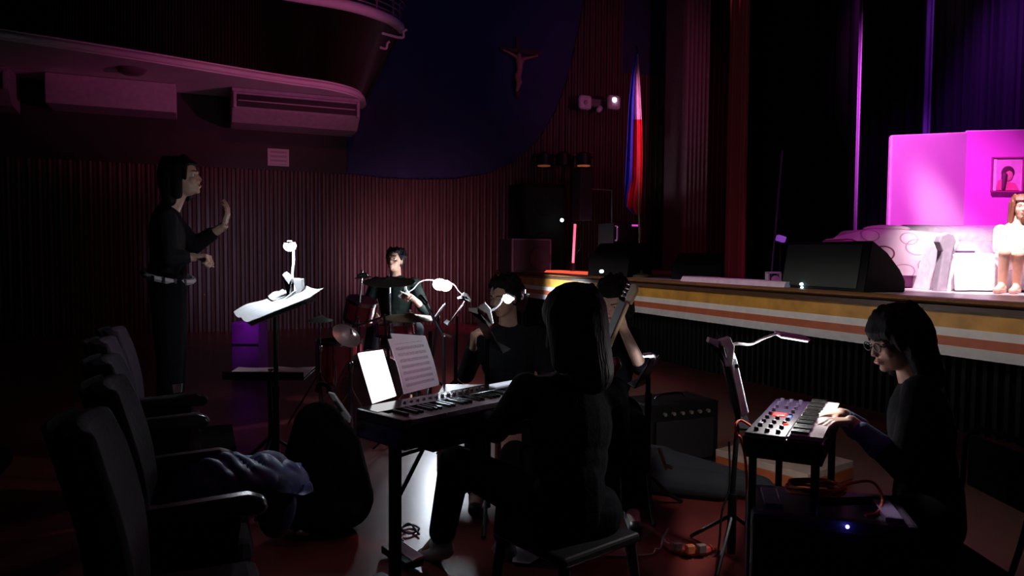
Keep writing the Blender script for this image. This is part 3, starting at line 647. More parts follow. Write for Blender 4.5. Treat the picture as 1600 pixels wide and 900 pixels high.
# flag ---------------------------------------------------------------
dF = 10.7; c = flat0(W(1000, 424, dF), ZS); t = thing('flag', 'draped blue, white and red national flag on a tall pole', 'flag', c)
pt_ = W(995, 80, dF)
mb = MB(); mb.tube([c+V3((0, 0, .05)), pt_+V3((0, .02, 0))], .016, 8); mb.build('pole', mat('flag_pole', (.35, .25, .12), .4), t)
mb = MB(); mb.lathe([(.18, 0), (.18, .03), (.05, .06), (.03, .12)], c); mb.build('base', mat('flag_base', (.2, .13, .06), .5), t)
mb = MB(); mb.lathe([(.012, -.05), (.022, 0), (.0001, .09)], pt_); mb.build('finial', CHROME, t)
FB = mat('flag_blue', (.05, .07, .75), .75); FW = mat('flag_white', (.85, .8, .82), .75); FR = mat('flag_red', (.75, .02, .03), .75)
rows = [(84, 993, 996, 996.5, 997), (120, 987, 992, 996, 999), (160, 983, 990, 998, 1001), (200, 981, 989, 993, 1003), (240, 979, 988, 990, 1003.5), (280, 977, 987, 989, 1003), (305, 976, 981, 985, 1002), (322, 978, 979, 983, 1001), (335, 990, 991, 993, 1000)]
def flagpart(i0, i1, fold, m, name, ph, d0):
    R0 = [(r[0], r[i0], r[i1]) for r in rows]
    def fn(s, q):
        k = q*(len(R0)-1); i = min(int(k), len(R0)-2); tt = k-i; y = R0[i][0]*(1-tt)+R0[i+1][0]*tt
        xa = R0[i][1]*(1-tt)+R0[i+1][1]*tt; xb = R0[i][2]*(1-tt)+R0[i+1][2]*tt
        return W(xa+(xb-xa)*s, y, dF+d0+.05*math.sin(s*fold+ph)*min(1, q*3+.1))
    b_ = MB(); b_.sheet(fn, 16, 40, .008); return b_.build(name, m, t)
flagpart(1, 2, 7, FB, 'blue_field', 0, -.03)
# white fold gives way to the red lower down, both in one hanging cloth
R0 = rows
def fnr(s, q):
    k = q*(len(R0)-1); i = min(int(k), len(R0)-2); tt = k-i; y = R0[i][0]*(1-tt)+R0[i+1][0]*tt
    xa = R0[i][2]*(1-tt)+R0[i+1][2]*tt-1; xb = R0[i][4]*(1-tt)+R0[i+1][4]*tt
    return W(xa+(xb-xa)*s, y, dF+.03+.06*math.sin(s*9)*min(1, q*3+.1))
b_ = MB(); b_.sheet(fnr, 16, 48, .008)
for i, f in enumerate(b_.f):
    cen = sum((b_.v[k] for k in f), V3())/len(f); zz = W(1000, 186, dF).z
    b_.m[i] = 0 if cen.z > zz else 1
b_.build('white_and_red_field', [FW, FR], t)

# ================================================================== PEOPLE
def head_prims(b, c, R, s=1.0, ears=True):
    def L(x, y, z): return c+R @ V3((x, y, z))*s
    b.ell(L(0, -.012, .025), (.074*s, .095*s, .092*s), R); b.ell(L(0, .018, -.03), (.060*s, .070*s, .085*s), R)
    b.ell(L(0, .034, -.073), (.043*s, .045*s, .036*s), R); b.ell(L(0, .068, -.092), (.020*s, .017*s, .016*s), R)
    b.cap(L(0, .080, .010), L(0, .098, -.028), .006*s, .0095*s); b.ell(L(0, .090, -.033), (.017*s, .011*s, .008*s), R)
    for x in (-1, 1):
        b.cap(L(.012*x, .082, .020), L(.042*x, .070, .018), .009*s, .008*s); b.ell(L(.036*x, .060, -.030), (.022*s, .020*s, .020*s), R)
        if ears: b.ell(L(.074*x, -.006, -.012), (.009*s, .019*s, .031*s), R); b.ell(L(.076*x, -.002, -.036), (.007*s, .010*s, .010*s), R)
    b.ell(L(0, .084, -.057), (.022*s, .012*s, .0055*s), R); b.ell(L(0, .082, -.068), (.020*s, .012*s, .0065*s), R)
def hand_prims(b, wr, f, n, side, curl=(.5, .5, .4), spread=.06, thumb=.5, s=1.0, curls=None):
    """wrist point, direction of the fingers, palm normal, side=+1 when the thumb lies towards f x n"""
    f = V3(f).normalized(); n = V3(n); n = (n-f*n.dot(f)).normalized(); t = f.cross(n)*side
    k = [.030, .010, -.010, -.029]; ln = [.92, 1.0, .94, .74]
    wr = V3(wr)
    for i in range(4):
        a = wr+t*k[i]*.55*s; kn = wr+f*(.086-.006*abs(i-1))*s+t*k[i]*s
        b.cap(a, kn, .015*s, .0115*s, 10)
        d = (f+t*spread*(1.5-i)*.6).normalized(); ax = d.cross(n); p = kn; c3 = curls[i] if curls else curl
        for j, (l, r) in enumerate(((.044, .0094), (.027, .0084), (.021, .0072))):
            d = Matrix.Rotation(c3[j], 3, ax) @ d; q = p+d*l*ln[i]*s; b.cap(p, q, r*s, (r-.0008)*s, 10); p = q
    p0 = wr+f*.022*s+t*.022*s; p1 = p0+(f*.55+t*.75+n*.25).normalized()*.042*s
    d1 = (f*(.75+.2*thumb)+t*(.6-.9*thumb)+n*(.2+.6*thumb)).normalized(); p2 = p1+d1*.034*s; p3 = p2+(d1+n*.25*thumb).normalized()*.026*s
    b.cap(p0, p1, .014*s, .0115*s, 10); b.cap(p1, p2, .0112*s, .0098*s, 10); b.cap(p2, p3, .0098*s, .008*s, 10)
def person(label, J, skin, top, bottom, hair, hairstyle='short', sleeve=1.0, voxel=.006, s=1.0, group=None, shoe=None, s_head=None, extra=None, slim=1.0):
    """J: joints in world space. head(c), look(dir), up; neck, sh[2], el[2], wr[2], hand[2]=(dir,normal,side,curl,thumb); chest, waist, hip[2], kn[2], an[2], toe[2]"""
    hs = s_head or s; c = V3(J['head']); R = frame(J['look'], J.get('up', (0, 0, 1)))
    feet = V3(J.get('base', (c.x, c.y, 0)))
    t = thing('person', label, 'person', feet, group)
    sh, el, wr = J['sh'], J['el'], J['wr']; hip = J.get('hip'); mid = (V3(sh[0])+V3(sh[1]))/2; waist = V3(J['waist'])
    nb = mid+(c-mid)*.12+V3((0, 0, .02))
    b = MB(); head_prims(b, c, R, hs)
    b.cap(c+R @ V3((0, -.03, -.07))*hs, nb, .050*s, .062*s)
    def torso(b, g):
        X = (V3(sh[1])-V3(sh[0])).normalized(); ups = (mid-waist).normalized(); Y = ups.cross(X); RT = Matrix((X, Y, ups)).transposed()
        b.cap(V3(sh[0])+X*.02-ups*.012, V3(sh[1])-X*.02-ups*.012, .052*s+g)
        b.cap(nb, mid-ups*.05*s, .05*s+g*.3, .08*s+g)
        ch = mid.lerp(waist, .38); b.ell(ch, (.165*s+g, .112*s*slim+g, .20*s+g), RT)
        b.ell(mid.lerp(waist, .75), (.142*s+g, .105*s*slim+g, .17*s+g), RT)
        if hip: 
            hm = (V3(hip[0])+V3(hip[1]))/2; b.cap(V3(hip[0]), V3(hip[1]), .10*s*slim+g); b.cap(waist, hm, .118*s*slim+g, .12*s*slim+g)
    torso(b, 0)
    for i in (0, 1):
        b.cap(sh[i], el[i], .050*s, .040*s); b.cap(el[i], wr[i], .039*s, .026*s)
        h = J['hand'][i]; hand_prims(b, wr[i], h[0], h[1], h[2], h[3] if len(h) > 3 else (.5, .5, .4), thumb=h[4] if len(h) > 4 else .5, s=s, curls=h[5] if len(h) > 5 else None)
    if hip:
        for i in (0, 1): b.cap(hip[i], J['kn'][i], .085*s, .056*s); b.cap(J['kn'][i], J['an'][i], .054*s, .036*s); b.cap(J['an'][i], J['toe'][i], .036*s, .028*s)
    body = remesh(b, 'body', skin, t, voxel, 2)
    # top
    b = MB(); torso(b, .014*s)
    for i in (0, 1):
        b.cap(sh[i], el[i], .064*s, .054*s)
        if sleeve > 0: b.cap(el[i], V3(el[i]).lerp(V3(wr[i]), sleeve*.92), .053*s, .053*s-.013*s*sleeve)
    m_top = remesh(b, 'shirt', top, t, max(voxel, .008), 2)
    if hip and bottom:
        b = MB(); b.cap(V3(hip[0]), V3(hip[1]), .125*s*slim)
        for i in (0, 1):
            b.cap(hip[i], J['kn'][i], .104*s, .076*s); b.cap(J['kn'][i], V3(J['kn'][i]).lerp(V3(J['an'][i]), .93), .075*s, .062*s)
        remesh(b, 'trousers', bottom, t, max(voxel, .009), 2)
    if hip:
        for i in (0, 1):
            b = MB(); a = V3(J['an'][i]); q = V3(J['toe'][i]); d = (q-a); d.z = 0; d.normalize(); fl = min(a.z, q.z)
            b.cap(a-V3((0, 0, .02)), a+d*.03-V3((0, 0, .045)), .045*s, .042*s); b.cap(a-d*.03+V3((0, 0, -.05)), q, .042*s, .036*s)
            remesh(b, 'shoe', shoe or BLACK, t, .008, 1)
    # hair
    def L(x, y, z): return c+R @ V3((x, y, z))*hs
    b = MB()
    b.ell(L(0, -.028, .042), (.088*hs, .098*hs, .088*hs), R); b.ell(L(0, -.050, .0), (.082*hs, .075*hs, .085*hs), R)
    b.cap(L(-.04, .035, .085), L(.04, .035, .085), .024*hs)
    if hairstyle in ('bob', 'long', 'shag', 'bob2'):
        n = {'bob': -.12, 'long': -.30, 'shag': -.13, 'bob2': -.17}[hairstyle]
        for x in (-1, 1):
            b.cap(L(.070*x, -.01, .03), L(.084*x, -.02, n*.8), .034*hs, .030*hs); b.cap(L(.05*x, -.06, .02), L(.066*x, -.075, n), .058*hs, .040*hs)
            if hairstyle not in ('shag', 'bob2'): b.cap(L(.074*x, .022, .04), L(.090*x, .03, n*.75), .018*hs, .016*hs)
            else: b.cap(L(.066*x, .045, .065), L(.082*x, .035, -.02), .014*hs, .010*hs)
        b.cap(L(0, -.07, .03), L(0, -.09, n), .07*hs, .05*hs)
        if hairstyle == 'bob2': b.ell(L(0, -.055, .005), (.104*hs, .095*hs, .125*hs), R); b.ell(L(0, -.030, .035), (.100*hs, .112*hs, .104*hs), R)
    if hairstyle in ('bob', 'shag', 'bob2', 'long'):
        for i in range(9):
            x = -.056+.014*i; b.cap(L(x, .035, .108-abs(x)*.3), L(x*1.12, .084-abs(x)*.35, .052 if hairstyle == 'bob2' else .068), .014*hs, .0085*hs, 6)
            if hairstyle == 'bob2': b.cap(L(x*1.12, .084-abs(x)*.35, .052), L(x*1.15, .086-abs(x)*.4, .026), .0085*hs, .004*hs, 6)
    if hairstyle == 'short':
        for x in (-1, 1): b.cap(L(.074*x, .016, .04), L(.077*x, .012, -.002), .012*hs, .007*hs)
    # loose locks
    rr = random.Random(int(abs(c.x)*1000)+3)
    for k in range(70):
        q = rr.uniform(0, 2*PI); e = rr.uniform(.1, .95); 
        if hairstyle == 'short' and math.sin(q) > .3 and e < .55: continue
        p = V3((.086*math.cos(q)*math.sqrt(1-e*e*.6), -.03+.095*math.sin(q)*math.sqrt(1-e*e*.6), .045+.082*e))
        if p.y > .03 and hairstyle != 'short': p.y = .03
        out = V3((p.x, p.y+.03, 0)).normalized(); ln_ = {'short': .04, 'bob': .10, 'long': .22, 'shag': .12, 'bob2': .14}[hairstyle]*rr.uniform(.7, 1.25)
        if p.y > .0: ln_ = min(ln_, .05)
        pts = [L(*p), L(*(p+out*.014+V3((0, 0, -ln_*.4)))), L(*(p+out*.016+V3((rr.uniform(-.01, .01), rr.uniform(-.01, .01), -ln_))))]
        b.cap(pts[0], pts[1], .012*hs, .010*hs, 6); b.cap(pts[1], pts[2], .010*hs, .004*hs, 6)
    if extra: extra(b, L, hs)
    remesh(b, 'hair', hair, t, .006, 1)
    # eyes and brows
    for x in (-1, 1):
        e = MB(); e.ell(L(.031*x, .066, .002), (.0125*hs, .0125*hs, .0125*hs), R); eo = e.build('eye', EYEW, t)
        e = MB(); e.ell(L(.031*x, .076, .001), (.0055*hs, .004*hs, .0055*hs), R); e.build('iris', EYED, eo)
        e = MB(); e.cap(L(.016*x, .088, .024), L(.046*x, .074, .024), .0032*hs, .0022*hs, 6); e.build('eyebrow', hair, t)
    e = MB(); e.ell(L(0, .0905, -.0625), (.020*hs, .0075*hs, .0075*hs), R); e.build('lips', mat('lips', (.42, .13, .12), .45), t)
    return t

# -- conductor on the podium
dc = 4.6
PODZ = W(262, 681, 4.6).z-.035; podc = W(270, 690, 4.63)
t = thing('podium', 'low black conductor podium under the standing conductor', 'podium', flat0(podc))
mb = MB(); mb.box(V3((podc.x, podc.y, PODZ-.02)), (.74, .66, .04), RU); mb.build('top', BLACKF, t, False, .006)
mb = MB(); mb.box(V3((podc.x, podc.y, (PODZ-.04)/2)), (.70, .62, PODZ-.04), RU); mb.build('frame', BLACK, t, False)
ax, ay = podc.x, dc
def C(px, py, dd=0): return W(px, py, dc+dd)
J = dict(head=C(286, 277), look=(1, .10, .14), up=(-.1, 0, 1), sh=[C(259, 343, -.17), C(262, 338, .17)], el=[C(266, 404, -.26), C(303, 384, .22)], wr=[C(303, 402, -.20), C(350, 353, .20)],
         hand=[((.95, .1, .05), (-.1, -.25, -1), 1, (1.2, 1.2, .8), .8), ((.25, .1, 1), (-1, -.1, .25), -1, (.3, .4, .3), .5)],
         waist=C(262, 420), hip=[C(262, 452, -.09), C(264, 452, .09)], kn=[C(266, 565, -.10), C(271, 563, .10)], an=[C(262, 668, -.10), C(270, 664, .10)], toe=[C(289, 679, -.12), C(296, 675, .12)], base=(ax, ay, PODZ))
conductor = person('conductor standing on the left in black, arms raised in profile, pale studded belt', J, SKINP, CLOTH, BLACKF, HAIR, 'shag', .62, .006, 1.06, slim=.80)
bp = C(264, 432); mb = MB(); ring = []
for k in range(32):
    q = 2*PI*k/32; ring.append(bp+V3((.122*math.cos(q), .215*math.sin(q), -.035*math.cos(q))))
mb.tube(ring, .019, 6, closed=True); bl = mb.build('belt', mat('pale_belt', (.62, .58, .58), .4), conductor)
for k in (25, 27, 29, 31):
    q = 2*PI*k/32-.1; mb = MB(); mb.box(bp+V3((.141*math.cos(q), .234*math.sin(q), -.035*math.cos(q))), (.008, .014, .036), Matrix.Rotation(q, 3, 'Z')); mb.build('belt_stud', BLACK, bl)

# -- drummer
dd_ = 7.1
def D(px, py, dd=0): return W(px, py, dd_+dd)
J = dict(head=D(617, 406), look=(-.30, -1, .16), up=(0, 0, 1), sh=[D(588, 442), D(647, 443)], el=[D(572, 482, -.1), D(664, 484, -.1)], wr=[D(590, 496, -.35), D(640, 462, -.35)],
         hand=[((.4, -1, -.1), (0, 0, -1), -1, (1.1, 1.1, .7), .7), ((-.4, -1, .2), (0, 0, -1), 1, (1.1, 1.1, .7), .7)],
         waist=D(618, 493), hip=[D(604, 510), D(632, 510)], kn=[D(585, 515, -.42), D(650, 515, -.42)], an=[V3((D(585, 515).x, dd_-.5, .09)), V3((D(652, 515).x, dd_-.5, .09))], toe=[V3((D(585, 515).x-.03, dd_-.68, .05)), V3((D(652, 515).x+.03, dd_-.68, .05))])
person('drummer seated behind the cymbals against the slatted wall, head lifted', J, SKIN, mat('dark_green_cloth', (.008, .012, .010), .95, spec=.08), BLACKF, HAIR, 'short', .3, .009)
th_c = flat0(D(618, 520, .02)); t = thing('drum_throne', 'black round drum stool under the drummer', 'stool', th_c)
zz = D(618, 510).z-.12
mb = MB(); mb.lathe([(.13, 0), (.17, .02), (.17, .07), (.14, .09), (.001, .09)], V3((th_c.x, th_c.y, zz-.09))); mb.build('seat', BLACK, t)
mb = MB(); mb.cyl(V3((th_c.x, th_c.y, .2)), V3((th_c.x, th_c.y, zz-.09)), .018); mb.build('post', CHROME, t)
for k in range(3):
    q = 2*PI*k/3; mb = MB(); mb.cyl(V3((th_c.x, th_c.y, .3)), V3((th_c.x+.25*math.cos(q), th_c.y+.25*math.sin(q), .012)), .012); mb.build('leg', CHROME, t)
for a, b_, w in ((D(590, 497, -.4), D(600, 500, -.85), 'left'), (D(640, 462, -.4), D(625, 455, -.8), 'right')):
    mb = MB(); mb.cyl(a, b_, .007, .005, 8); tag(mb.build('drumstick', mat('hickory', (.55, .38, .22), .5)), 'wooden drumstick in the drummer\'s hand, the one nearer the %s edge' % w, 'drumstick')

# -- man behind the clip lamp
dm = 4.35
def M(px, py, dd=0): return W(px, py, dm+dd)
J = dict(head=M(787, 463), look=(-.55, -.75, -.22), up=(0, 0, 1), sh=[M(750, 528, -.02), M(838, 524, .08)], el=[M(728, 585, -.08), M(858, 598, -.05)], wr=[M(739, 545, -.28), M(800, 612, -.32)],
         hand=[((.05, -.1, 1), (.9, .3, 0), 1, (.9, .9, .6), .6), ((-1, -.2, 0), (0, 0, -1), -1, (.6, .6, .4), .5)],
         waist=M(797, 608), hip=[M(775, 645), M(820, 645)], kn=[M(745, 650, -.42), M(835, 655, -.45)], an=[flat0(M(745, 650, -.42), .09), flat0(M(835, 655, -.45), .09)], toe=[flat0(M(742, 650, -.6), .05), flat0(M(838, 655, -.62), .05)])
person('dark-haired man in black by the stage, head bowed left behind a clip lamp', J, SKIN, CLOTH, BLACKF, HAIR, 'short', 1.0, .007)

# -- bass player
db = 4.1
def B(px, py, dd=0): return W(px, py, db+dd)
J = dict(head=B(957, 468), look=(-.35, -.80, -.50), up=(.05, 0, 1), sh=[B(905, 535), B(990, 528)], el=[B(885, 600, -.05), B(1001, 572, -.10)], wr=[B(915, 610, -.28), B(974, 514, -.25)],
         hand=[((.9, -.2, -.2), (0, .3, -1), 1, (.7, .7, .5), .5), ((-.35, -.15, .95), (-.6, .55, .1), 1, (.8, 1.0, .8), .7)],
         waist=B(945, 612), hip=[B(922, 650), B(970, 650)], kn=[B(905, 665, -.42), B(990, 665, -.42)], an=[flat0(B(905, 665, -.42), .09), flat0(B(990, 665, -.42), .09)], toe=[flat0(B(900, 665, -.6), .05), flat0(B(996, 665, -.6), .05)])
person('seated guitarist behind the foreground pianist, bare forearm raised to the guitar neck', J, SKINP, BLACKF, BLACKF, HAIR, 'bob', 0.0, .006)
t = thing('electric_guitar', 'electric guitar held upright with its pale wooden neck beside the guitarist\'s face', 'guitar', B(930, 600, -.35))
NK = mat('maple_neck', (.62, .42, .26), .4, scale=8); n0 = B(936, 562, -.32); n1 = B(982, 474, -.34); dv = (n1-n0).normalized(); RB = frame(V3((-.75, -.6, .2)), dv)
mb = MB(); mb.box((n0+n1)/2, (.045, .022, (n1-n0).length), RB); nk = mb.build('neck', NK, t, False, .008)
mb = MB(); mb.box((n0+n1)/2+RB @ V3((.012, .014, 0)), (.05, .008, (n1-n0).length), RB); mb.build('fretboard', mat('rosewood', (.03, .015, .01), .4), nk, False, .002)
hd = n1+dv*.075; mb = MB(); mb.prism([n1+RB @ V3((x, -.008, z)) for x, z in ((-.022, 0), (.022, 0), (.030, .03), (.026, .10), (-.006, .11), (-.026, .08))], RB @ V3((0, .018, 0))); h = mb.build('headstock', NK, t, False, .004)
for k in range(4):
    mb = MB(); q = n1+RB @ V3((.026-.002*k, -.002, .022+.022*k)); mb.cyl(q, q+RB @ V3((.03, 0, 0)), .006); mb.ell(q+RB @ V3((.036, 0, 0)), (.007, .012, .010), RB); mb.build('tuning_peg', CHROME, h)
g0 = n0-dv*.04; mb = MB(); mb.prism([g0+RB @ V3((x, -.02, z)) for x, z in ((-.05, .05), (.05, .05), (.12, .12), (.15, .08), (.13, -.05), (.17, -.2), (.12, -.33), (0, -.37), (-.12, -.33), (-.17, -.2), (-.13, -.05), (-.15, .08), (-.11, .11))], RB @ V3((0, .045, 0))); mb.build('guitar_body', mat('dark_red_lacquer', (.12, .02, .02), .25), t, True, .01)

# -- foreground pianist (back to the camera)
dp = 2.85
def Q(px, py, dd=0): return W(px, py, dp+dd)
def phair(b, L, hs):
    b.ell(L(0, -.02, .030), (.122*hs, .122*hs, .112*hs), None); 
    for x in (-1, 1): b.cap(L(.082*x, -.02, .02), L(.095*x, -.035, -.15), .048*hs, .040*hs)
    b.cap(L(0, -.05, .0), L(0, -.08, -.19), .10*hs, .085*hs)
J = dict(head=Q(893, 500), look=(-.62, .75, -.12), up=(0, 0, 1), sh=[Q(822, 607, -.06), Q(958, 612, .10)], el=[Q(775, 672, .04), Q(968, 712, .24)], wr=[Q(728, 632, .28), Q(838, 630, .42)],
         hand=[((-.75, .6, -.12), (0, 0, -1), 1, (.4, .5, .3), .3), ((-.8, .55, -.1), (0, 0, -1), -1, (.4, .5, .3), .3)],
         waist=Q(893, 745, -.02), hip=[Q(862, 795, -.05), Q(925, 800, .04)], kn=[W(712, 722, 3.12), W(805, 712, 3.45)], an=[W(690, 838, 3.20), W(790, 842, 3.3)], toe=[W(662, 868, 3.32), W(770, 872, 3.42)], base=flat0(Q(893, 800)))
person('pianist seated in the foreground in black, seen from behind with bobbed dark hair', J, SKINP, BLACKF, BLACKF, HAIR, 'bob', 1.0, .006, 1.0, shoe=mat('white_trainer', (.62, .62, .64), .5), s_head=1.06, extra=phair)

# -- synthesizer player on the right
dk = 2.88
def K(px, py, dd=0): return W(px, py, dk+dd)
J = dict(head=K(1398, 531), look=(-1, -.10, -.30), up=(-.25, 0, 1), sh=[K(1428, 604, .17), K(1438, 612, -.17)], el=[K(1400, 722, .24), K(1412, 732, -.26)], wr=[W(1314, 647, 2.93), W(1330, 659, 2.76)],
         hand=[((-1, .05, -.06), (0, 0, -1), 1, (.42, .5, .35), .3, [(.30, .4, .3), (.38, .5, .3), (.45, .5, .4), (.5, .6, .4)]), ((-1, -.02, .0), (0, 0, -1), -1, (.5, .6, .4), .3, [(.35, .5, .4), (.45, .6, .4), (.55, .6, .5), (.6, .7, .5)])],
         waist=K(1450, 770), hip=[K(1452, 815, .10), K(1452, 815, -.10)], kn=[K(1290, 800, .16), K(1285, 810, -.16)], an=[flat0(K(1290, 800, .16), .09), flat0(K(1285, 810, -.16), .09)], toe=[flat0(K(1235, 800, .18), .05), flat0(K(1230, 810, -.18), .05)])
synthplayer = person('keyboard player in profile at the right, dark shoulder-length hair, glasses and black jacket', J, SKINP, CLOTH, BLACKF, HAIR, 'bob2', .66, .005, 1.0, s_head=1.04)
hc = V3(J['head']); HR = frame(J['look'], J['up'])
def HL(x, y, z): return hc+HR @ V3((x, y, z))*1.04
g = MB()
for x in (-1, 1):
    g.tube([HL(.032*x+.021*math.cos(q), .094, .0+.017*math.sin(q)) for q in [2*PI*k/20 for k in range(20)]], .0022, 6, closed=True); g.cyl(HL(.053*x, .094, .004), HL(.078*x, .0, .0), .0018, n=6)
g.cyl(HL(-.011, .096, .004), HL(.011, .096, .004), .002, n=6); tag(g.build('glasses', BLACK), 'thin black glasses on the face of the keyboard player', 'glasses')
for sd_, i in ((.14, 0), (-.10, 1)):
    w_ = V3(J['wr'][i]); e_ = V3(J['el'][i]); d_ = (e_-w_).normalized()
    m_ = MB(); m_.cap(w_+d_*.055, w_+d_*.13, .040, .052); mb = remesh(m_, 'cuff', mat('blue_denim_cuff', (.08, .11, .22), .9), synthplayer, .006, 1)
w_ = V3(J['wr'][0]); d_ = (V3(J['el'][0])-w_).normalized(); tt_ = d_.orthogonal().normalized(); bb_ = d_.cross(tt_)
g = MB(); g.tube([w_+d_*.022+(tt_*math.cos(q)+bb_*math.sin(q))*.0305 for q in [2*PI*k/16 for k in range(16)]], .004, 6, closed=True); tag(g.build('bracelet', BLACK), 'thin dark bracelet on the farther wrist of the keyboard player', 'bracelet')

# -- actress on the couch
da = 7.0
def A(px, py, dd=0): return W(px, py, da+dd)
sc = .92
J = dict(head=A(1596, 322, .15), look=(-.45, -1, -.15), up=(0, 0, 1), sh=[A(1563, 360, .2), A(1613, 362, .2)], el=[A(1560, 388, .02), A(1632, 392, .05)], wr=[A(1580, 388, -.16), A(1606, 386, -.2)],
         hand=[((1, -.3, 0), (0, -.4, -1), -1, (.4, .4, .3), .4), ((-1, -.2, .05), (0, .4, -1), 1, (.4, .4, .3), .4)],
         waist=A(1588, 402, .22), hip=[A(1574, 415, .2), A(1602, 415, .2)], kn=[A(1570, 396, -.28), A(1592, 398, -.30)], an=[A(1565, 446, -.22), A(1588, 448, -.22)], toe=[A(1557, 454, -.36), A(1582, 455, -.38)], base=flat0(A(1580, 455), ZS))
WDR = mat('white_dress_cloth', (.88, .80, .82), .85, bump=.2, scale=20)
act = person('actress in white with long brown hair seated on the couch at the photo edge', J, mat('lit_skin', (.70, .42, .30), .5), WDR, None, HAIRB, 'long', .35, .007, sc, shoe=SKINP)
m_ = MB(); m_.cap(J['hip'][0], V3(J['kn'][0]).lerp(V3(J['hip'][0]), .2), .11, .085); m_.cap(J['hip'][1], V3(J['kn'][1]).lerp(V3(J['hip'][1]), .2), .11, .085); m_.cap(J['hip'][0], J['hip'][1], .13)
remesh(m_, 'skirt', WDR, act, .01, 2)

# ================================================================== BAND EQUIPMENT
LED = mat('led_panel', (.9, .9, .9), .4, emit=(.80, .88, 1), es=130)
LEDS = mat('led_panel_soft', (.9, .9, .9), .4, emit=(.85, .90, 1), es=14)
STAFF = lined('sheet_music', (.82, .78, .80), (.30, .26, .30), 9)
STAFFW = lined('sheet_music_white', (.85, .85, .86), (.62, .62, .66), 9)
def music_stand(label, base, desk, fwd, tilt, w=.5, h=.33, paper=None, plabel=None, group=None, legs=.32, plain=None, thick=.006):
    """desk = centre of the desk; fwd = horizontal direction in which its face looks; tilt = lean back in radians"""
    t = thing('music_stand', label, 'music stand', base, group); base = V3(base); desk = V3(desk)
    f = V3((fwd[0], fwd[1], 0)).normalized(); x = V3((-f.y, f.x, 0)); n = f*math.cos(tilt)+V3((0, 0, math.sin(tilt))); up = x.cross(n)*-1
    if up.z < 0: up = -up
    R = Matrix((x, n, up)).transposed()
    m = MB(); m.box(desk, (w, thick, h), R); m.box(desk-up*h/2+n*.025, (w, .05, .006), R); d_ = m.build('desk', BLACKM, t, False, .002)
    m = MB(); m.cyl(V3((base.x, base.y, base.z+.25)), desk-n*.015-up*.02, .013); m.build('pole', BLACKM, t)
    m = MB(); m.cyl(V3((base.x, base.y, base.z+.05)), V3((base.x, base.y, base.z+.65)), .018); m.build('sleeve', BLACKM, t)
    for k in range(3):
        q = 2*PI*k/3+.5; m = MB(); m.tube([V3((base.x, base.y, base.z+.22)), V3((base.x+legs*.6*math.cos(q), base.y+legs*.6*math.sin(q), base.z+.07)), V3((base.x+legs*math.cos(q), base.y+legs*math.sin(q), base.z+.012))], .011, 8); m.build('leg', BLACKM, t)
    out = []
    if paper:
        for i, (ox, oz, pw, ph, curlv, pm, lab) in enumerate(paper):
            def fn(a, b, ox=ox, oz=oz, pw=pw, ph=ph, cv=curlv):
                q = (a-.5); return desk+x*(ox+q*pw)+up*(oz+(b-.5)*ph)+n*(.008+.004*i+cv*(4*q*q)+cv*.3*math.sin(3*b))
            m = MB(); m.sheet(fn, 14, 8, .0025); out.append(tag(m.build('sheet_of_music', pm), lab, 'sheet of music'))
    return t, R, desk, x, n, up
def clip_lamp(label, clip, path, head_dir, head_len=.10, power=12, size=.03, led=LED, clipdir=(0, 0, 1), clip_s=1.0, aim=None, cone=150, head_mat=WHITEP, lampcol=(.82, .90, 1), bulb=0):
    clip = V3(clip); t = thing('clip_lamp', label, 'lamp', clip)
    R = frame((0, 1, 0), clipdir) if abs(V3(clipdir).normalized().y) < .9 else frame((1, 0, 0), clipdir)
    m = MB(); k = clip_s
    m.prism([clip+R @ V3((x*k, -.016*k, z*k)) for x, z in ((-.018, .03), (.018, .035), (.028, .0), (.012, -.06), (.004, -.06), (.006, -.01), (-.004, .005))], R @ V3((0, .032*k, 0))); m.build('clip_jaw', WHITEP, t, False, .003)
    m = MB(); m.prism([clip+R @ V3((x*k, -.014*k, z*k)) for x, z in ((-.018, .028), (-.05, .045), (-.058, .03), (-.02, -.005), (-.002, -.06), (-.010, -.06), (-.026, -.01))], R @ V3((0, .028*k, 0))); m.build('clip_handle', WHITEP, t, False, .003)
    pts = spline([clip]+[V3(p) for p in path], 8); m = MB(); m.tube(pts, .0055*max(1, clip_s*.9), 8); m.build('gooseneck', WHITEP, t)
    e = pts[-1]; hd = V3(head_dir).normalized(); am0 = V3(aim or (0, 0, -1)).normalized(); am = am0; am = (am-hd*am.dot(hd)).normalized(); RH = frame(hd, -am)
    m = MB(); m.box(e+hd*head_len*.5, (size*1.6, head_len, .014), RH); h = m.build('lamp_head', head_mat, t, False, .006)
    m = MB(); m.box(e+hd*head_len*.5+am*.0095, (size*1.4, head_len*.88, .006), RH); m.build('led_panel', led, h, False, .002)
    if bulb: m = MB(); m.ell(e+hd*head_len*.5+am*.02, (bulb*1.15, bulb, bulb)); m.build('bloom_ball', led, h)  # glowing ball enlarged to imitate the lamp's overexposed bloom
    l = bpy.data.lights.new('lamp_light', 'SPOT'); l.energy = power; l.color = lampcol; l.spot_size = math.radians(cone); l.spot_blend = .6; l.shadow_soft_size = .03
    o = bpy.data.objects.new('lamp_light', l); COL.objects.link(o); o.parent = t; o.location = e+hd*head_len*.5+am*(.03+bulb*1.2)-clip; o.rotation_euler = am0.to_track_quat('-Z', 'Y').to_euler()
    return t

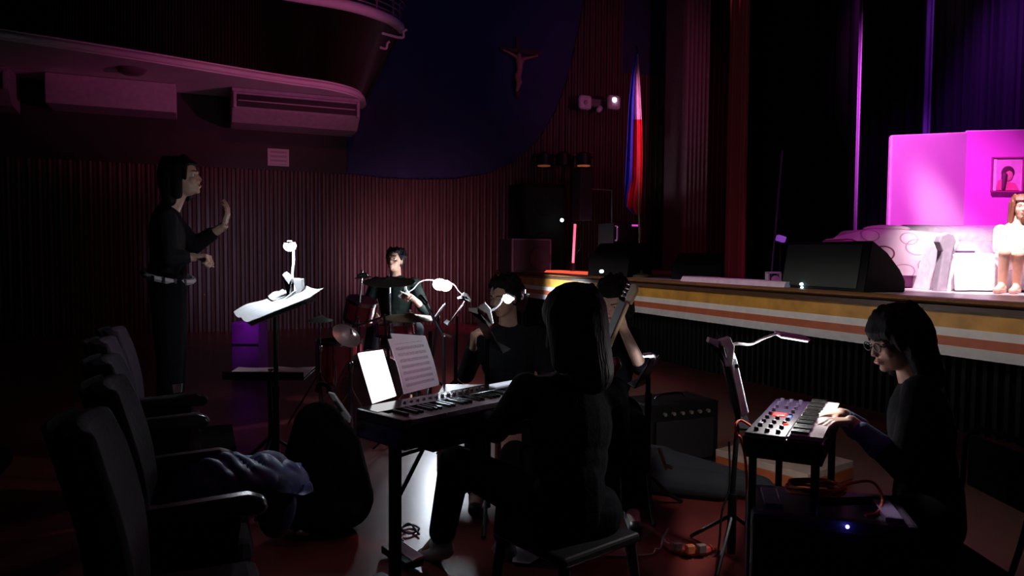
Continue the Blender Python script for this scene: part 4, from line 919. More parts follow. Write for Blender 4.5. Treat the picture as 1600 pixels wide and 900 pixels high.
# conductor's stand: desk nearly level, sheets flopping over it
sd0 = W(436, 480, 3.95); pole = flat0(W(430, 700, 3.97))
q0 = W(372, 492, 3.8); q1 = W(500, 458, 4.15); ddir = (q1-q0); ddir.z = 0; ddir.normalize(); fw = V3((ddir.y, -ddir.x, 0))
CQ = [W(388, 508, 3.72), W(506, 461, 3.95), W(460, 447, 4.28), W(365, 489, 4.08)]
def cq(a, b, dz=0): return CQ[0].lerp(CQ[1], a).lerp(CQ[3].lerp(CQ[2], a), b)+V3((0, 0, dz))
ctr = cq(.5, .5, -.02)
t = thing('music_stand', 'conductor\'s black music stand, its nearly level desk covered by brightly lit sheets', 'music stand', flat0(ctr))
m = MB(); m.prism([cq(.06, .08, -.022), cq(.94, .08, -.022), cq(.94, .95, -.022), cq(.06, .95, -.022)], (0, 0, .006)); m.build('desk', BLACKM, t, False)
m = MB(); m.cyl(flat0(ctr, .25), ctr, .013); m.build('pole', BLACKM, t); m = MB(); m.cyl(flat0(ctr, .05), flat0(ctr, .65), .018); m.build('sleeve', BLACKM, t)
for k in range(3):
    q = 2*PI*k/3+.5; m = MB(); m.tube([flat0(ctr, .22), flat0(ctr, .07)+V3((.2*math.cos(q), .2*math.sin(q), 0)), flat0(ctr, .012)+V3((.32*math.cos(q), .32*math.sin(q), 0))], .011, 8); m.build('leg', BLACKM, t)
def shf(a0, a1, b0, b1, dy):
    def fn(a, b):
        e = a0+(a1-a0)*a; g = b0+(b1-b0)*b
        return cq(e, g, dy+.010*math.sin(7*a)*b+.022*max(0, a-.8)*5*(1-b)+.012*(2*b-1)**2)
    return fn
for ar, lab in (((0, .80, .50, 1, -.006), 'long white sheet of music covering the rear half of the conductor\'s stand'), ((.0, 1, 0, .56, .004), 'long white sheet of music with a curled corner, front of the conductor\'s stand'), ((.55, .97, .62, .98, -.002), 'short white sheet of music under the clip lamp of the conductor\'s stand')):
    m = MB(); m.sheet(shf(*ar), 30, 12, .003); tag(m.build('sheet_of_music', STAFFW), lab, 'sheet of music')
cl = W(463, 448, 4.1)
clip_lamp('bright clip lamp with an upright gooseneck on the conductor\'s music stand', cl, [W(457, 432, 4.1), W(459, 405, 4.1), W(458, 378, 4.08)], (-.5, -.75, -.1), .05, 7, .030, clip_s=1.5, aim=(-.1, -.1, -1), cone=172, clipdir=(.25, 0, 1), bulb=.030)
# second, lowered stand behind
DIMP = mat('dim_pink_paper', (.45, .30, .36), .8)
lw = W(422, 580, 4.55)
music_stand('low music stand behind the conductor\'s stand, its flat desk holding dim pink sheets', flat0(W(424, 690, 4.6)), lw-V3((0, 0, .02)), V3((0, -1, 0)), 1.48, .5, .26, [(-.125, 0, .24, .25, .006, DIMP, 'left dim pink sheet on the low flat music stand'), (.135, 0, .24, .25, .008, DIMP, 'right dim pink sheet on the low flat music stand')])
# purple box and card-marked cases
def box_thing(name, label, cat, c, size, m, R=RU, bevel=.01):
    b = MB(); b.box(V3(c)+V3((0, 0, size[2]/2)), size, R); return tag(b.build(name, m, smooth=False, bevel=bevel), label, cat)
c = flat0(G(391, 585, 0)); c = flat0(W(391, 560, 8.0)); hh_ = W(391, 502, 8.0).z
t = thing('storage_box', 'purple-lit upright box behind the lowered music stand', 'box', c)
mb = MB(); mb.box(V3((c.x, c.y, hh_/2)), (.30, .3, hh_)); mb.build('body', mat('purple_box', (.40, .08, .50), .6), t, False, .01)
mb = MB(); mb.box(V3((c.x, c.y-.155, hh_*.62)), (.29, .012, .012)); mb.build('seam', BLACK, t, False)
spot('box_light', W(391, 200, 6.6), W(391, 535, 8.0), 110, (.6, .12, 1), 10, .8)
for (px, py, w_, h_, dd, lab) in ((199, 577, .12, .062, 4.25, 'wide pale card on a black holder at the left of the conductor'), (277, 607, .055, .055, 4.0, 'little pale card on a black holder in front of the conductor\'s legs')):
    p = W(px, py, dd); t = thing('card_holder', lab, 'card', flat0(p)); m = MB(); m.cyl(flat0(p+V3((0, .01, 0)), 0), p+V3((0, .01, -h_/2)), .006); m.lathe([(.07, 0), (.07, .01), (.01, .015)], flat0(p+V3((0, .01, 0)))); m.build('post', BLACK, t)
    m = MB(); m.prism([p+V3((x, 0, z)) for x, z in ((-w_/2*.75, -h_/2), (w_/2*.8, -h_/2+.008), (w_/2, h_/2), (-w_/2, h_/2-.008))], (0, .006, 0)); m.build('card', mat('pink_card', (.8, .62, .7), .7), t, False)

# drum kit -----------------------------------------------------------
DR = mat('red_drum_shell', (.30, .03, .05), .22, spec=.7); HEADM = mat('drum_head', (.55, .5, .5), .5)
def drum(name, label, c, r, h, axis=(0, 0, 1), legs=None, lugs=8):
    c = V3(c); R = frame(V3(axis).orthogonal(), axis); t = thing(name, label, 'drum', flat0(c) if legs else c-V3((0, 0, h/2)))
    m = MB(); m.lathe([(r, -h/2), (r, h/2)], c, R, 32); m.build('shell', DR, t)
    for s in (-1, 1):
        m = MB(); m.lathe([(r*1.0, s*h/2), (r*1.05, s*h/2), (r*1.05, s*(h/2-.03)), (r*1.0, s*(h/2-.03))], c, R, 32); m.build('hoop', CHROME, t)
        m = MB(); m.lathe([(.001, s*(h/2-.006)), (r*.99, s*(h/2-.006)), (r*.99, s*(h/2-.012)), (.001, s*(h/2-.012))], c, R, 32); m.build('drum_head', HEADM, t)
    for k in range(lugs):
        q = 2*PI*k/lugs; m = MB(); m.cap(c+R @ V3((r*1.03*math.cos(q), r*1.03*math.sin(q), -h/2+.02)), c+R @ V3((r*1.03*math.cos(q), r*1.03*math.sin(q), h/2-.02)), .009, .009, 6); m.build('lug', CHROME, t)
    if legs:
        for k in range(3):
            q = 2*PI*k/3+.6; m = MB(); m.cyl(V3((c.x+r*1.02*math.cos(q), c.y+r*1.02*math.sin(q), .0)), V3((c.x+r*1.02*math.cos(q), c.y+r*1.02*math.sin(q), c.z)), .01); m.build('leg', CHROME, t)
    return t
dd0 = 6.2
drum('tom_drum', 'red tom drum with chrome hoops in front of the drummer', W(563, 485, dd0), .125, .20, (.25, -.2, 1))
drum('snare_drum', 'shallow red snare drum right of the red tom', W(618, 512, dd0+.15), .17, .14, (0, -.05, 1), legs=True)
drum('floor_tom', 'deep red floor tom standing at the drummer\'s left edge of the kit', flat0(W(530, 560, dd0+.3), .42), .2, .38, (0, 0, 1), legs=True)
drum('bass_drum', 'large red bass drum lying on its side in front of the drummer', flat0(W(585, 560, dd0-.32), .30), .28, .34, (.15, -1, 0))
BRZ = mat('bronze_cymbal', (.45, .28, .12), .3, .9, scale=3); GRZ = mat('dark_green_cymbal', (.20, .25, .21), .6, .1)
def cymbal(label, c, r, axis, m, foot, group=None, top=.05):
    c = V3(c); R = frame(V3(axis).orthogonal(), axis); t = thing('cymbal_stand', label, 'cymbal', flat0(foot), group)
    b = MB(); b.lathe([(.008, .028), (.03, .024), (.045, .010), (r*.6, -.002), (r, -.014), (r, -.017), (r*.6, -.006), (.045, .006), (.008, .02)], c, R, 36); b.build('cymbal', m, t)
    b = MB(); f = flat0(foot); mid = V3((f.x, f.y, c.z*.72)); b.cyl(f+V3((0, 0, .12)), mid, .013); b.cyl(mid, c+R @ V3((0, 0, top)), .008); b.build('rod', CHROME, t)
    b = MB(); b.cap(mid-V3((0, 0, .02)), mid+V3((0, 0, .02)), .02); b.build('clamp', CHROME, t)
    for k in range(3):
        q = 2*PI*k/3+.9; b = MB(); b.tube([f+V3((0, 0, .45)), f+V3((.28*math.cos(q), .28*math.sin(q), .012))], .009, 6); b.build('leg', CHROME, t)
    return t
cymbal('large dark cymbal hung level right in front of the drummer\'s chest', W(608, 438, 6.0), .215, (.02, -.16, 1), GRZ, W(610, 500, 5.95))
cymbal('bronze cymbal tilted low at the right of the drum kit, edge catching light', W(640, 494, 5.6), .20, (.03, -.07, 1), BRZ, W(648, 560, 5.65))
cymbal('small cymbal high on a thin rod left of the drummer', W(567, 431, 6.1), .07, (-.1, -.05, 1), GRZ, W(560, 500, 6.1))
cymbal('pair of low hi-hat cymbals at the far left of the drum kit', W(500, 498, 5.7), .10, (0, -.08, 1), GRZ, W(500, 560, 5.7))
cymbal('pale cymbal tilted steeply at the front left of the drum kit', W(543, 522, 5.0), .105, (.55, -.45, .7), mat('pale_cymbal', (.7, .5, .48), .35, .7), W(548, 600, 5.05))
c = W(534, 512, 5.1); t = thing('microphone_stand', 'thin boom microphone stand reaching over the pale tilted cymbal', 'microphone stand', flat0(W(620, 600, 5.3)))
mb = MB(); mb.cyl(flat0(W(620, 600, 5.3), .02), W(600, 490, 5.3), .009); mb.cyl(W(606, 492, 5.3), W(524, 520, 5.1), .006); mb.build('boom', BLACKM, t)
mb = MB(); mb.cap(W(529, 514, 5.1), W(523, 517, 5.1), .022); mb.build('microphone', CHROME, t)
for k in range(3):
    q = 2*PI*k/3; b = MB(); f = flat0(W(620, 600, 5.3)); b.cyl(f+V3((0, 0, .12)), f+V3((.26*math.cos(q), .26*math.sin(q), .01)), .008); b.build('leg', BLACKM, t)

# two stands with the paired goosenecks in front of the wall ----------
dl = 6.9
def S(px, py, dd=0): return W(px, py, dl+dd)
music_stand('black music stand seen edge-on under the brightest lamps, the left of the pair', flat0(S(672, 560)), S(686, 489), V3((-1, -.02, 0)), .62, .34, .18, [(0, .0, .30, .19, .003, PAPER, 'bright sheet seen edge-on on the left stand of the pair')])
music_stand('black music stand seen edge-on under the brightest lamps, the right of the pair', flat0(S(712, 560, -.2)), S(714, 490, -.2), V3((-1, -.02, 0)), .62, .36, .24, [(0, .0, .32, .25, .003, PAPER, 'bright sheet seen edge-on on the right stand of the pair')])
clip_lamp('clip lamp arching right from the left stand, meeting the bright glow', S(633, 458), [S(645, 452), S(655, 441), S(668, 437), S(680, 439)], (1, .05, -.3), .10, 26, .05, clip_s=1.1, aim=(.25, -.15, -1), cone=172, clipdir=(.8, 0, .5), bulb=.055)
clip_lamp('clip lamp arching left from the right stand, meeting the bright glow', S(727, 463, -.2), [S(718, 456, -.2), S(711, 446, -.2), S(703, 442, -.2)], (-1, -.05, -.15), .09, 26, .05, clip_s=1.1, aim=(.1, -.1, -1), cone=172, clipdir=(-.7, 0, .6), bulb=.05)
t = thing('microphone_stand', 'slim black stand leaning between the drum kit and the paired music stands', 'microphone stand', flat0(W(695, 600, 5.2)))
mb = MB(); mb.cyl(W(664, 473, 5.2), W(693, 525, 5.2), .012); mb.cyl(W(693, 525, 5.2), flat0(W(695, 600, 5.2), .02), .012); mb.build('pole', mat('grey_metal', (.3, .3, .34), .35, .8), t)
mb = MB(); mb.cap(W(657, 464, 5.2), W(665, 474, 5.2), .018); mb.build('microphone', CHROME, t)
mb = MB(); mb.cyl(W(690, 521, 5.2), W(706, 526, 5.2), .010); mb.build('clamp', CHROME, t)
for k in range(3):
    q = 2*PI*k/3+.4; b = MB(); f = flat0(W(695, 600, 5.2)); b.cyl(f+V3((0, 0, .12)), f+V3((.24*math.cos(q), .24*math.sin(q), .01)), .008); b.build('leg', BLACKM, t)
# man's stand with clip lamp
sdm = W(765, 520, 3.75)
music_stand('black music stand in front of the bowed man, turned away', flat0(W(762, 640, 3.8)), W(762, 522, 3.8), V3((1, .25, 0)), .5, .30, .20)
clip_lamp('white clip lamp with a curved neck in front of the bowed man\'s face', W(757, 487, 3.68), [W(770, 484, 3.68), W(781, 474, 3.68), W(788, 460, 3.68)], (.75, .2, -.35), .055, .4, .03, clip_s=1.25, aim=(-.35, -.45, -.8), cone=172, clipdir=(-.45, 0, .9), led=LED, bulb=.017)
# hidden stand and lamp added to brighten the stage stripes
bs = W(872, 500, 6.0)
music_stand('black music stand behind the bowed man\'s head near the stage front', flat0(W(815, 560, 11.85)), W(815, 472, 11.85), V3((-1, -.5, 0)), .3, .4, .3)
clip_lamp('clip lamp behind the bowed man\'s head shining on the stage stripes', W(816, 462, 11.8), [W(816, 458, 11.8), W(818, 455, 11.8)], (.3, -1, 0), .08, 75, .04, aim=(.95, .28, -.02), cone=110, led=LEDS)
# bright paper edges by the bassist
t_, R_, ds, x_, n_, up_ = music_stand('black music stand with brightly lit page edges right of the guitarist', flat0(W(1012, 680, 3.9)), W(1012, 582, 3.9), V3((-.85, .5, 0)), .5, .16, .18, [(0, .01, .15, .17, .004, PAPER, 'brightly lit page on the stand right of the guitarist')], legs=.25)
clip_lamp('small clip lamp over the page right of the guitarist', W(1020, 560, 3.88), [W(1024, 556, 3.88), W(1019, 553, 3.86)], (-1, 0, -.1), .05, .8, .02, aim=(-.2, .1, -1), cone=120, led=LEDS, clip_s=.6)

# digital piano -------------------------------------------------------
zp = .78
bl_ = G(555, 637, zp); br_ = G(826, 588, zp); kd = (br_-bl_).normalized(); kd.z = 0; kd.normalize(); kn = V3((kd.y, -kd.x, 0))
KL = 1.36; KW = .31; kc = bl_+kd*KL/2+kn*KW/2; kc.z = 0; RK = Matrix((kd, -kn, V3((0, 0, 1)))).transposed()
def kp(x, y, z): return V3((bl_.x, bl_.y, 0))+kd*x+kn*y+V3((0, 0, z))
t = thing('digital_piano', 'glossy black digital piano in the foreground, played by the pianist', 'keyboard', V3((kc.x, kc.y, zp-.13)))
GLB = mat('gloss_black_panel', (.02, .012, .016), .16, spec=.8); 
mb = MB(); mb.box(kp(KL/2, KW/2, zp-.075), (KL, KW, .09), RK); mb.build('case', GLB, t, False, .012)
mb = MB(); mb.prism([kp(.012, y, z) for y, z in ((.0, zp-.03), (.0, zp), (.13, zp), (.14, zp-.03))], kd*(KL-.024)); mb.build('control_panel', GLB, t, False, .003)
mb = MB(); mb.box(kp(.02, KW/2, zp-.022), (.04, KW, .04), RK); mb.build('end_block', mat('wood_tone_end', (.22, .14, .11), .35), t, False, .008)
mb = MB(); mb.box(kp(KL-.02, KW/2, zp-.022), (.04, KW, .04), RK); mb.build('end_block', MATS['wood_tone_end'], t, False, .008)
KWM = mat('ivory_keys', (.72, .66, .68), .22, spec=.8); KBM = mat('ebony_keys', (.01, .01, .01), .25)
nk_ = 52; k0 = .05; kw = (KL-.10)/nk_
for i in range(nk_):
    mb = MB(); mb.box(kp(k0+kw*(i+.5), .225, zp-.018), (kw-.0015, .15, .02), RK); mb.build('white_key', KWM, t, False)
for i in range(nk_-1):
    if i % 7 in (1, 4): continue
    mb = MB(); mb.box(kp(k0+kw*(i+1), .195, zp-.003), (.011, .09, .014), RK); mb.build('black_key', KBM, t, False)
mb = MB()
for i in range(14): mb.cyl(kp(.2+.035*i, .06, zp), kp(.2+.035*i, .06, zp+.006), .008, n=10)
mb.build('buttons', mat('dim_buttons', (.2, .12, .14), .4), t); mb = MB(); mb.box(kp(.80, .065, zp+.003), (.16, .05, .006), RK); mb.build('display', mat('lit_display', (.5, .5, .55), .3, emit=(.7, .75, .9), es=.7), t, False)
# its table stand
t = thing('keyboard_stand', 'black folding keyboard stand carrying the digital piano', 'keyboard stand', V3((kc.x, kc.y, 0)))
for x in (.16, KL-.16):
    mb = MB(); mb.box(kp(x, .05, (zp-.14)/2), (.04, .04, zp-.14), RK); mb.build('leg', mat('dark_red_metal', (.05, .012, .012), .5, .3), t, False, .004)
    mb = MB(); mb.box(kp(x, KW/2-.02, .016), (.05, .42, .03), RK); mb.build('foot', BLACKM, t, False, .004)
    mb = MB(); mb.box(kp(x, KW/2, zp-.135), (.04, KW, .03), RK); mb.build('cross_bar', BLACKM, t, False, .004)
for y in (.03, KW-.03):
    mb = MB(); mb.box(kp(KL/2, y, zp-.137), (KL-.3, .03, .03), RK); mb.build('rail', BLACKM, t, False, .004)
mb = MB(); mb.cyl(kp(.16, .05, .36), kp(.36, .05, zp-.15), .009); mb.build('brace', BLACKM, t)
mb = MB(); mb.cyl(kp(.16, .03, .55), kp(KL-.16, .03, .60), .008); mb.build('brace', BLACKM, t)
mb = MB(); mb.box(kp(.44, KW-.06, zp-.24), (.055, .04, .18), RK); o = tag(mb.build('power_adapter', BLACK, smooth=False, bevel=.006), 'small black adapter box hanging under the digital piano', 'adapter')
# rest, tablet and music on the piano
def lean(px0, py0, px1, py1, h, back, name, m, label, cat, curl=0, th=.004, thk=None, top=None):
    a = G(px0, py0, zp+.004); b = G(px1, py1, zp+.004); ta = top[0]; tb = top[1]
    dA = a.y+back; dB = b.y+back; A1 = W(ta[0], ta[1], dA); B1 = W(tb[0], tb[1], dB)
    def fn(s, q): return a.lerp(b, s).lerp(A1.lerp(B1, s), q)+kn*(curl*math.sin(PI*q)*(1+.3*s))
    mm = MB(); mm.sheet(fn, 8, 12, th); return tag(mm.build(name, m, smooth=True), label, cat)
lean(583, 630, 618, 619, .2, .10, 'tablet', mat('tablet_screen', (.9, .9, .9), .3, emit=(1, 1, 1), es=1.6, var=0), 'glowing white tablet standing on the left of the digital piano', 'tablet', th=.010, top=((560, 552), (597, 547)))
lean(631, 616, 685, 602, .3, .10, 'sheet_of_music', STAFF, 'pink-lit sheet of music leaning on the digital piano right of the glowing tablet', 'sheet of music', .012, top=((606, 530), (660, 524)))
lean(636, 613, 686, 600, .3, .12, 'sheet_of_music', STAFF, 'pink-lit sheet tucked behind the front page on the digital piano', 'sheet of music', .006, top=((610, 521), (664, 525)))
spot('sheet_light', W(900, -700, 2.2), W(645, 570, 3.2), 95, (1, .52, .80), 8, .9)

# pianist's chair
t = thing('piano_stool', 'black square stool under the foreground pianist, legs reaching the bottom of the photo', 'stool', flat0(Q(895, 820)))
cx0 = Q(893, 800); cz = .47-.09
f_ = V3((-.62, .75, 0)).normalized(); s_ = V3((f_.y, -f_.x, 0)); RC = Matrix((s_, f_, V3((0, 0, 1)))).transposed()
cc = V3((cx0.x, cx0.y, 0))+f_*.03; zst = min(V3(Q(862, 795, -.05)).z, .5)-.11
mb = MB(); mb.box(cc+V3((0, 0, zst-.02)), (.42, .42, .04), RC); mb.build('seat', BLACK, t, False, .012)
for x in (-.18, .18):
    for y in (-.18, .18):
        mb = MB(); mb.cyl(cc+s_*x+f_*y+V3((0, 0, zst-.03)), cc+s_*x*1.15+f_*y*1.15, .024, .018, 8); mb.build('leg', BLACK, t)

# synthesizer -------------------------------------------------------
zs_ = .74
SP = [G(1200, 621, zs_), G(1160, 676, zs_), G(1286, 693, zs_), G(1300, 637, zs_)]   # back-left, front-left, front-right, back-right
ex = (SP[2]-SP[1]); SW = ex.length; ex.normalize(); e2 = (SP[0]-SP[1]).normalized(); ex = (ex+V3((e2.y, -e2.x, 0))*1.3).normalized(); ey = V3((-ex.y, ex.x, 0)); SL = (SP[0]-SP[1]).dot(ey); o0 = SP[1]
RS = Matrix((ex, ey, V3((0, 0, 1)))).transposed()
def sp(x, y, z=0): return V3((o0.x, o0.y, zs_+z))+ex*x+ey*y
t = thing('synthesizer', 'small dark purple synthesizer with knobs and a red display at the right', 'keyboard', sp(SW/2, SL/2, -.075))
SYB = mat('violet_black_panel', (.016, .009, .024), .35)
mb = MB(); mb.box(sp(SW/2, SL/2, -.042), (SW, SL, .065), RS); mb.build('case', SYB, t, False, .008)
mb = MB(); mb.box(sp(SW*.28, SL/2, -.005), (SW*.52, SL*.97, .012), RS); mb.build('control_panel', SYB, t, False, .003)
mb = MB(); mb.box(sp(SW*.565, SL/2, -.003), (.006, SL*.96, .012), RS); mb.build('key_strip', mat('pale_strip', (.7, .65, .6), .3), t, False)
mb = MB(); mb.box(sp(SW*.27, SL*.50, .003), (.050, .055, .010), RS); mb.build('red_display', mat('red_glow', (.5, .02, .02), .3, emit=(1, .05, .04), es=1.4), t, False, .004)
mb = MB(); mb.box(sp(SW*.42, SL*.47, .003), (.016, .09, .008), RS); mb.build('blue_display', mat('blue_glow', (.05, .1, .4), .3, emit=(.15, .25, .8), es=.35), t, False, .002)
mb = MB(); mb.ell(sp(SW*.44, SL*.28, .004), (.010, .010, .004)); mb.build('red_indicator', MATS['red_glow'], t)
mb = MB(); mb.box(sp(SW*.12, SL*.28, .002), (.014, .11, .006), RS); mb.build('marking', mat('lilac_print', (.45, .35, .55), .4), t, False)
KN = mat('knob_plastic', (.04, .03, .055), .3)
for i in range(3):
    for j in range(9):
        if i == 1 and j in (4, 5): continue
        mb = MB(); q = sp(SW*(.14+.14*i), SL*(.08+.105*j)); mb.lathe([(.009, 0), (.008, .014), (.001, .015)], q, None, 12); mb.build('knob', KN, t)
nw = max(10, int(SL*.94/.0225)); kwid = SL*.94/nw
for i in range(nw):
    mb = MB(); mb.box(sp(SW*.78, SL*.03+kwid*(i+.5), .002), (SW*.40, kwid-.0015, .016), RS); mb.build('white_key', KWM, t, False)
cols = [(.01, .01, .012), (.01, .01, .012)]
for i in range(nw-1):
    if i % 7 in (2, 6): continue
    mb = MB(); mb.box(sp(SW*.695, SL*.03+kwid*(i+1), .014), (SW*.22, .012, .014), RS); mb.build('black_key', KBM, t, False)
t = thing('keyboard_stand', 'black stand with straight legs under the synthesizer', 'keyboard stand', flat0(sp(SW/2, SL/2)))
for x in (.03, SW-.03):
    for y in (.05, SL-.05):
        mb = MB(); q = sp(x, y); mb.cyl(V3((q.x, q.y, 0)), V3((q.x, q.y, zs_-.10)), .015); mb.build('leg', BLACKM, t)
mb = MB(); mb.box(sp(SW/2, SL/2, -.088), (SW*.96, SL*.9, .022), RS); mb.build('shelf', BLACKM, t, False, .004)
# stand with tablet left of it
dt = 3.1
mb = MB(); t = thing('music_stand', 'upright music stand left of the synthesizer, seen from its edge', 'music stand', flat0(W(1160, 680, dt)))
dk0 = [W(1128, 545, dt), W(1148, 652, dt)]
mb.prism([W(1124, 541, dt-.03), W(1131, 540, dt-.03), W(1158, 655, dt-.03), W(1150, 657, dt-.03)][::-1], V3((.10, .42, 0))); mb.build('desk', BLACKM, t, False, .003)
mb = MB(); mb.cyl(W(1153, 652, dt+.2), flat0(W(1146, 700, dt+.2), .3), .012); mb.cyl(flat0(W(1146, 700, dt+.2), .3), flat0(W(1146, 700, dt+.2), .02), .02); mb.build('pole', BLACKM, t)
for k in range(3):
    q = 2*PI*k/3; b = MB(); f = flat0(W(1146, 700, dt+.2)); b.tube([f+V3((0, 0, .2)), f+V3((.26*math.cos(q), .26*math.sin(q), .01))], .009, 6); b.build('leg', BLACKM, t)
mb = MB(); mb.box(W(1160, 655, dt+.12), (.05, .40, .008), frame((.1, .42, 0))); mb.build('lip', BLACKM, t, False)
TS = mat('pale_blue_case', (.62, .68, .78), .5)
t = thing('tablet', 'pale blue-white tablet on the stand left of the synthesizer', 'tablet', W(1165, 650, dt))
mb = MB(); mb.prism([W(1140, 559, dt-.05), W(1151, 560, dt-.05), W(1170, 645, dt-.05), W(1160, 653, dt-.05)][::-1], V3((.05, .20, 0))); mb.build('casing', TS, t, False, .004)
mb = MB(); mb.box(W(1151, 572, dt-.06), (.016, .012, .018)); mb.build('camera_bump', BLACK, t, False, .003)
mb = MB(); mb.prism([W(1136, 558, dt+.02), W(1141, 558, dt+.02), W(1160, 653, dt+.02), W(1156, 654, dt+.02)][::-1], V3((.09, .30, 0))); tag(mb.build('sheet_of_music', PAPER, smooth=False), 'white page behind the tablet on the stand left of the synthesizer', 'sheet of music')
clip_lamp('reading lamp with a long wavy neck clipped above the synthesizer\'s stand', W(1133, 543, dt-.05), [W(1150, 537, dt-.05), W(1172, 538, dt-.02), W(1192, 529, dt), W(1214, 521, dt)], (1, .05, -.16), .135, 22, .045, led=mat('led_reading', (.9, .9, .9), .4, emit=(.95, .97, 1), es=2.5), clip_s=1.25, aim=(-.45, .1, -1), cone=176, clipdir=(-.18, 0, 1), head_mat=mat('magenta_lit_head', (.85, .45, .65), .4), lampcol=(1, .93, .92))  # magenta light on the lamp head is put into its colour
# red cable from the synth
mb = MB(); mb.tube(spline([sp(0, SL*.3, -.03), W(1158, 657, 2.9), W(1149, 665, 2.88), W(1152, 680, 2.88), W(1158, 688, 2.88), W(1166, 740, 2.9), flat0(W(1170, 800, 3.0), .01)], 6), .0055, 8); tag(mb.build('cable', mat('orange_red_cable', (.85, .09, .05), .5)), 'orange-red cable looping out of the left side of the synthesizer', 'cable')
# player's chair
hp = V3(K(1452, 815)); zst = hp.z-.125
t = thing('chair', 'dark chair with a metal frame under the keyboard player at the right', 'chair', flat0(hp))
mb = MB(); mb.box(V3((hp.x, hp.y, zst-.025)), (.42, .44, .05)); mb.build('seat', BLACKF, t, False, .015)
for x in (-.19, .19):
    for y in (-.2, .2):
        mb = MB(); mb.cyl(V3((hp.x+x, hp.y+y, zst-.04)), V3((hp.x+x*1.1, hp.y+y*1.05, 0)), .012); mb.build('leg', BLACKF, t)
mb = MB(); mb.tube(spline([V3((hp.x+.19, hp.y-.2, zst-.03)), V3((hp.x+.25, hp.y-.2, zst+.2)), V3((hp.x+.28, hp.y-.19, zst+.45)), V3((hp.x+.28, hp.y+.19, zst+.45)), V3((hp.x+.25, hp.y+.2, zst+.2)), V3((hp.x+.19, hp.y+.2, zst-.03))], 6), .011, 8); mb.build('back_frame', BLACKF, t)
mb = MB(); mb.box(V3((hp.x+.27, hp.y, zst+.33)), (.03, .36, .22)); mb.build('backrest', BLACKF, t, False, .012)

# ================================================================== SEATS AND FLOOR ITEMS
SEATF = mat('mauve_seat_cloth', (.035, .022, .034), .9, spec=.1, bump=.2, scale=50); ARM = mat('black_armrest', (.03, .03, .034), .22, spec=.8)
def seat(cf, label, group='theatre seats in the row at the left'):
    """cf: front end of the armrest nearer the camera, on the level z=.66"""
    o = V3((cf.x, cf.y, 0)); pitch = .53
    def L(x, y, z): return o+U*x+V*y+V3((0, 0, z))
    t = thing('theatre_seat', label, 'seat', L(-.3, .27, 0), group)
    prof = [(-.02, .585), (-.0, .61), (-.015, .638), (-.06, .655), (-.40, .640), (-.40, .60)]
    m = MB(); m.prism([L(x, .03, z) for x, z in prof], V*-.06); m.build('armrest', ARM, t, True, .012)
    m = MB(); m.prism([L(x, -.02, z) for x, z in ((-.08, .60), (-.16, .03), (-.05, .0), (-.42, .0), (-.34, .03), (-.38, .60))], V*.035); m.build('support', BLACKM, t, False)
    def bk(s, q):
        y = .03+.47*s; z = .42+.56*q; bow = .05*math.sin(PI*s); x = -.36-.09*q-bow*.8+.03*math.sin(PI*q)
        r = 1-.25*max(0, q-.8)/.2; return L(x, .265+(y-.265)*r, z)
    m = MB(); m.sheet(bk, 14, 16, .075); m.build('backrest', SEATF, t, True, .02)
    m = MB(); m.box(L(-.25, .265, .44), (.42, .44, .09), RU); m.build('seat', SEATF, t, False, .035)
    m = MB(); m.sheet(lambda s, q: bk(s, q)-U*.05, 14, 16, .012); m.build('back_shell', mat('dull_black', (.008, .008, .010), .95, spec=.1), t)
    return t
f1 = G(420, 783, .62); f2 = G(370, 712, .62); f3 = G(329, 655, .62)
names = ['theatre seat nearest the camera with a shiny black armrest, lowest in the photo', 'theatre seat second from the camera, a blue jacket lying on it', 'theatre seat third from the camera, its armrest tip catching light', 'theatre seat fourth from the camera in the dark row', 'theatre seat fifth from the camera in the dark row', 'theatre seat farthest from the camera in the dark row']
pos = [f1-(f2-f1)*1.0, f1, f2, f3, f3+(f3-f2), f3+(f3-f2)*2.0]
pos = [f1, f2, f3, f3+V*.52]
first = seat(pos[0], names[0])
for p, n in zip(pos[1:], names[1:]):
    c = copytree(first, p-pos[0]); c['label'] = n
c = copytree(first, V*-.56)
for ch in list(c.children):
    if ch.name.startswith('armrest'): bpy.data.objects.remove(ch)
c['label'] = 'theatre seat at the very bottom left of the photo, only its mauve back seen'
for k in range(3):
    c = copytree(first, U*-.95+V*(.1+.54*k)); c['label'] = ['theatre seat of the row behind at the left photo edge, nearest one', 'theatre seat of the row behind at the left photo edge, middle one', 'theatre seat of the row behind at the left photo edge, farthest one'][k]; c['group'] = 'theatre seats in the row behind'
# blue jacket
jc = G(352, 765, .5)
def jk(s, q):
    x = (s-.5)*.52; y = (q-.5)*.36; r = math.hypot(x/.27, y/.19)
    h = .11*max(0, 1-r**2)**.5+.05*noise.noise(V3((x*9, y*9, 1)))+.02*abs(math.sin(x*38+22*y+3*noise.noise(V3((x*8, y*8, 5)))))*max(0, 1-r*r)
    return V3((jc.x, jc.y, .50))+U*(x+.04)+V*y+V3((0, 0, h))
mb = MB(); mb.sheet(jk, 48, 36, .008); tag(mb.build('jacket', mat('navy_blue_jacket', (.035, .045, .30), .5)), 'crumpled navy blue jacket lying on the second seat', 'jacket')
mb = MB(); mb.ell(G(415, 745, .52), (.10, .13, .10)); mb.ell(G(432, 790, .45), (.07, .10, .12)); o = remesh(mb, 'pouch_bag', mat('navy_bag', (.045, .045, .16), .7, bump=.5, scale=20), None, .008); tag(o, 'soft navy bag leaning at the front of the second seat', 'bag')
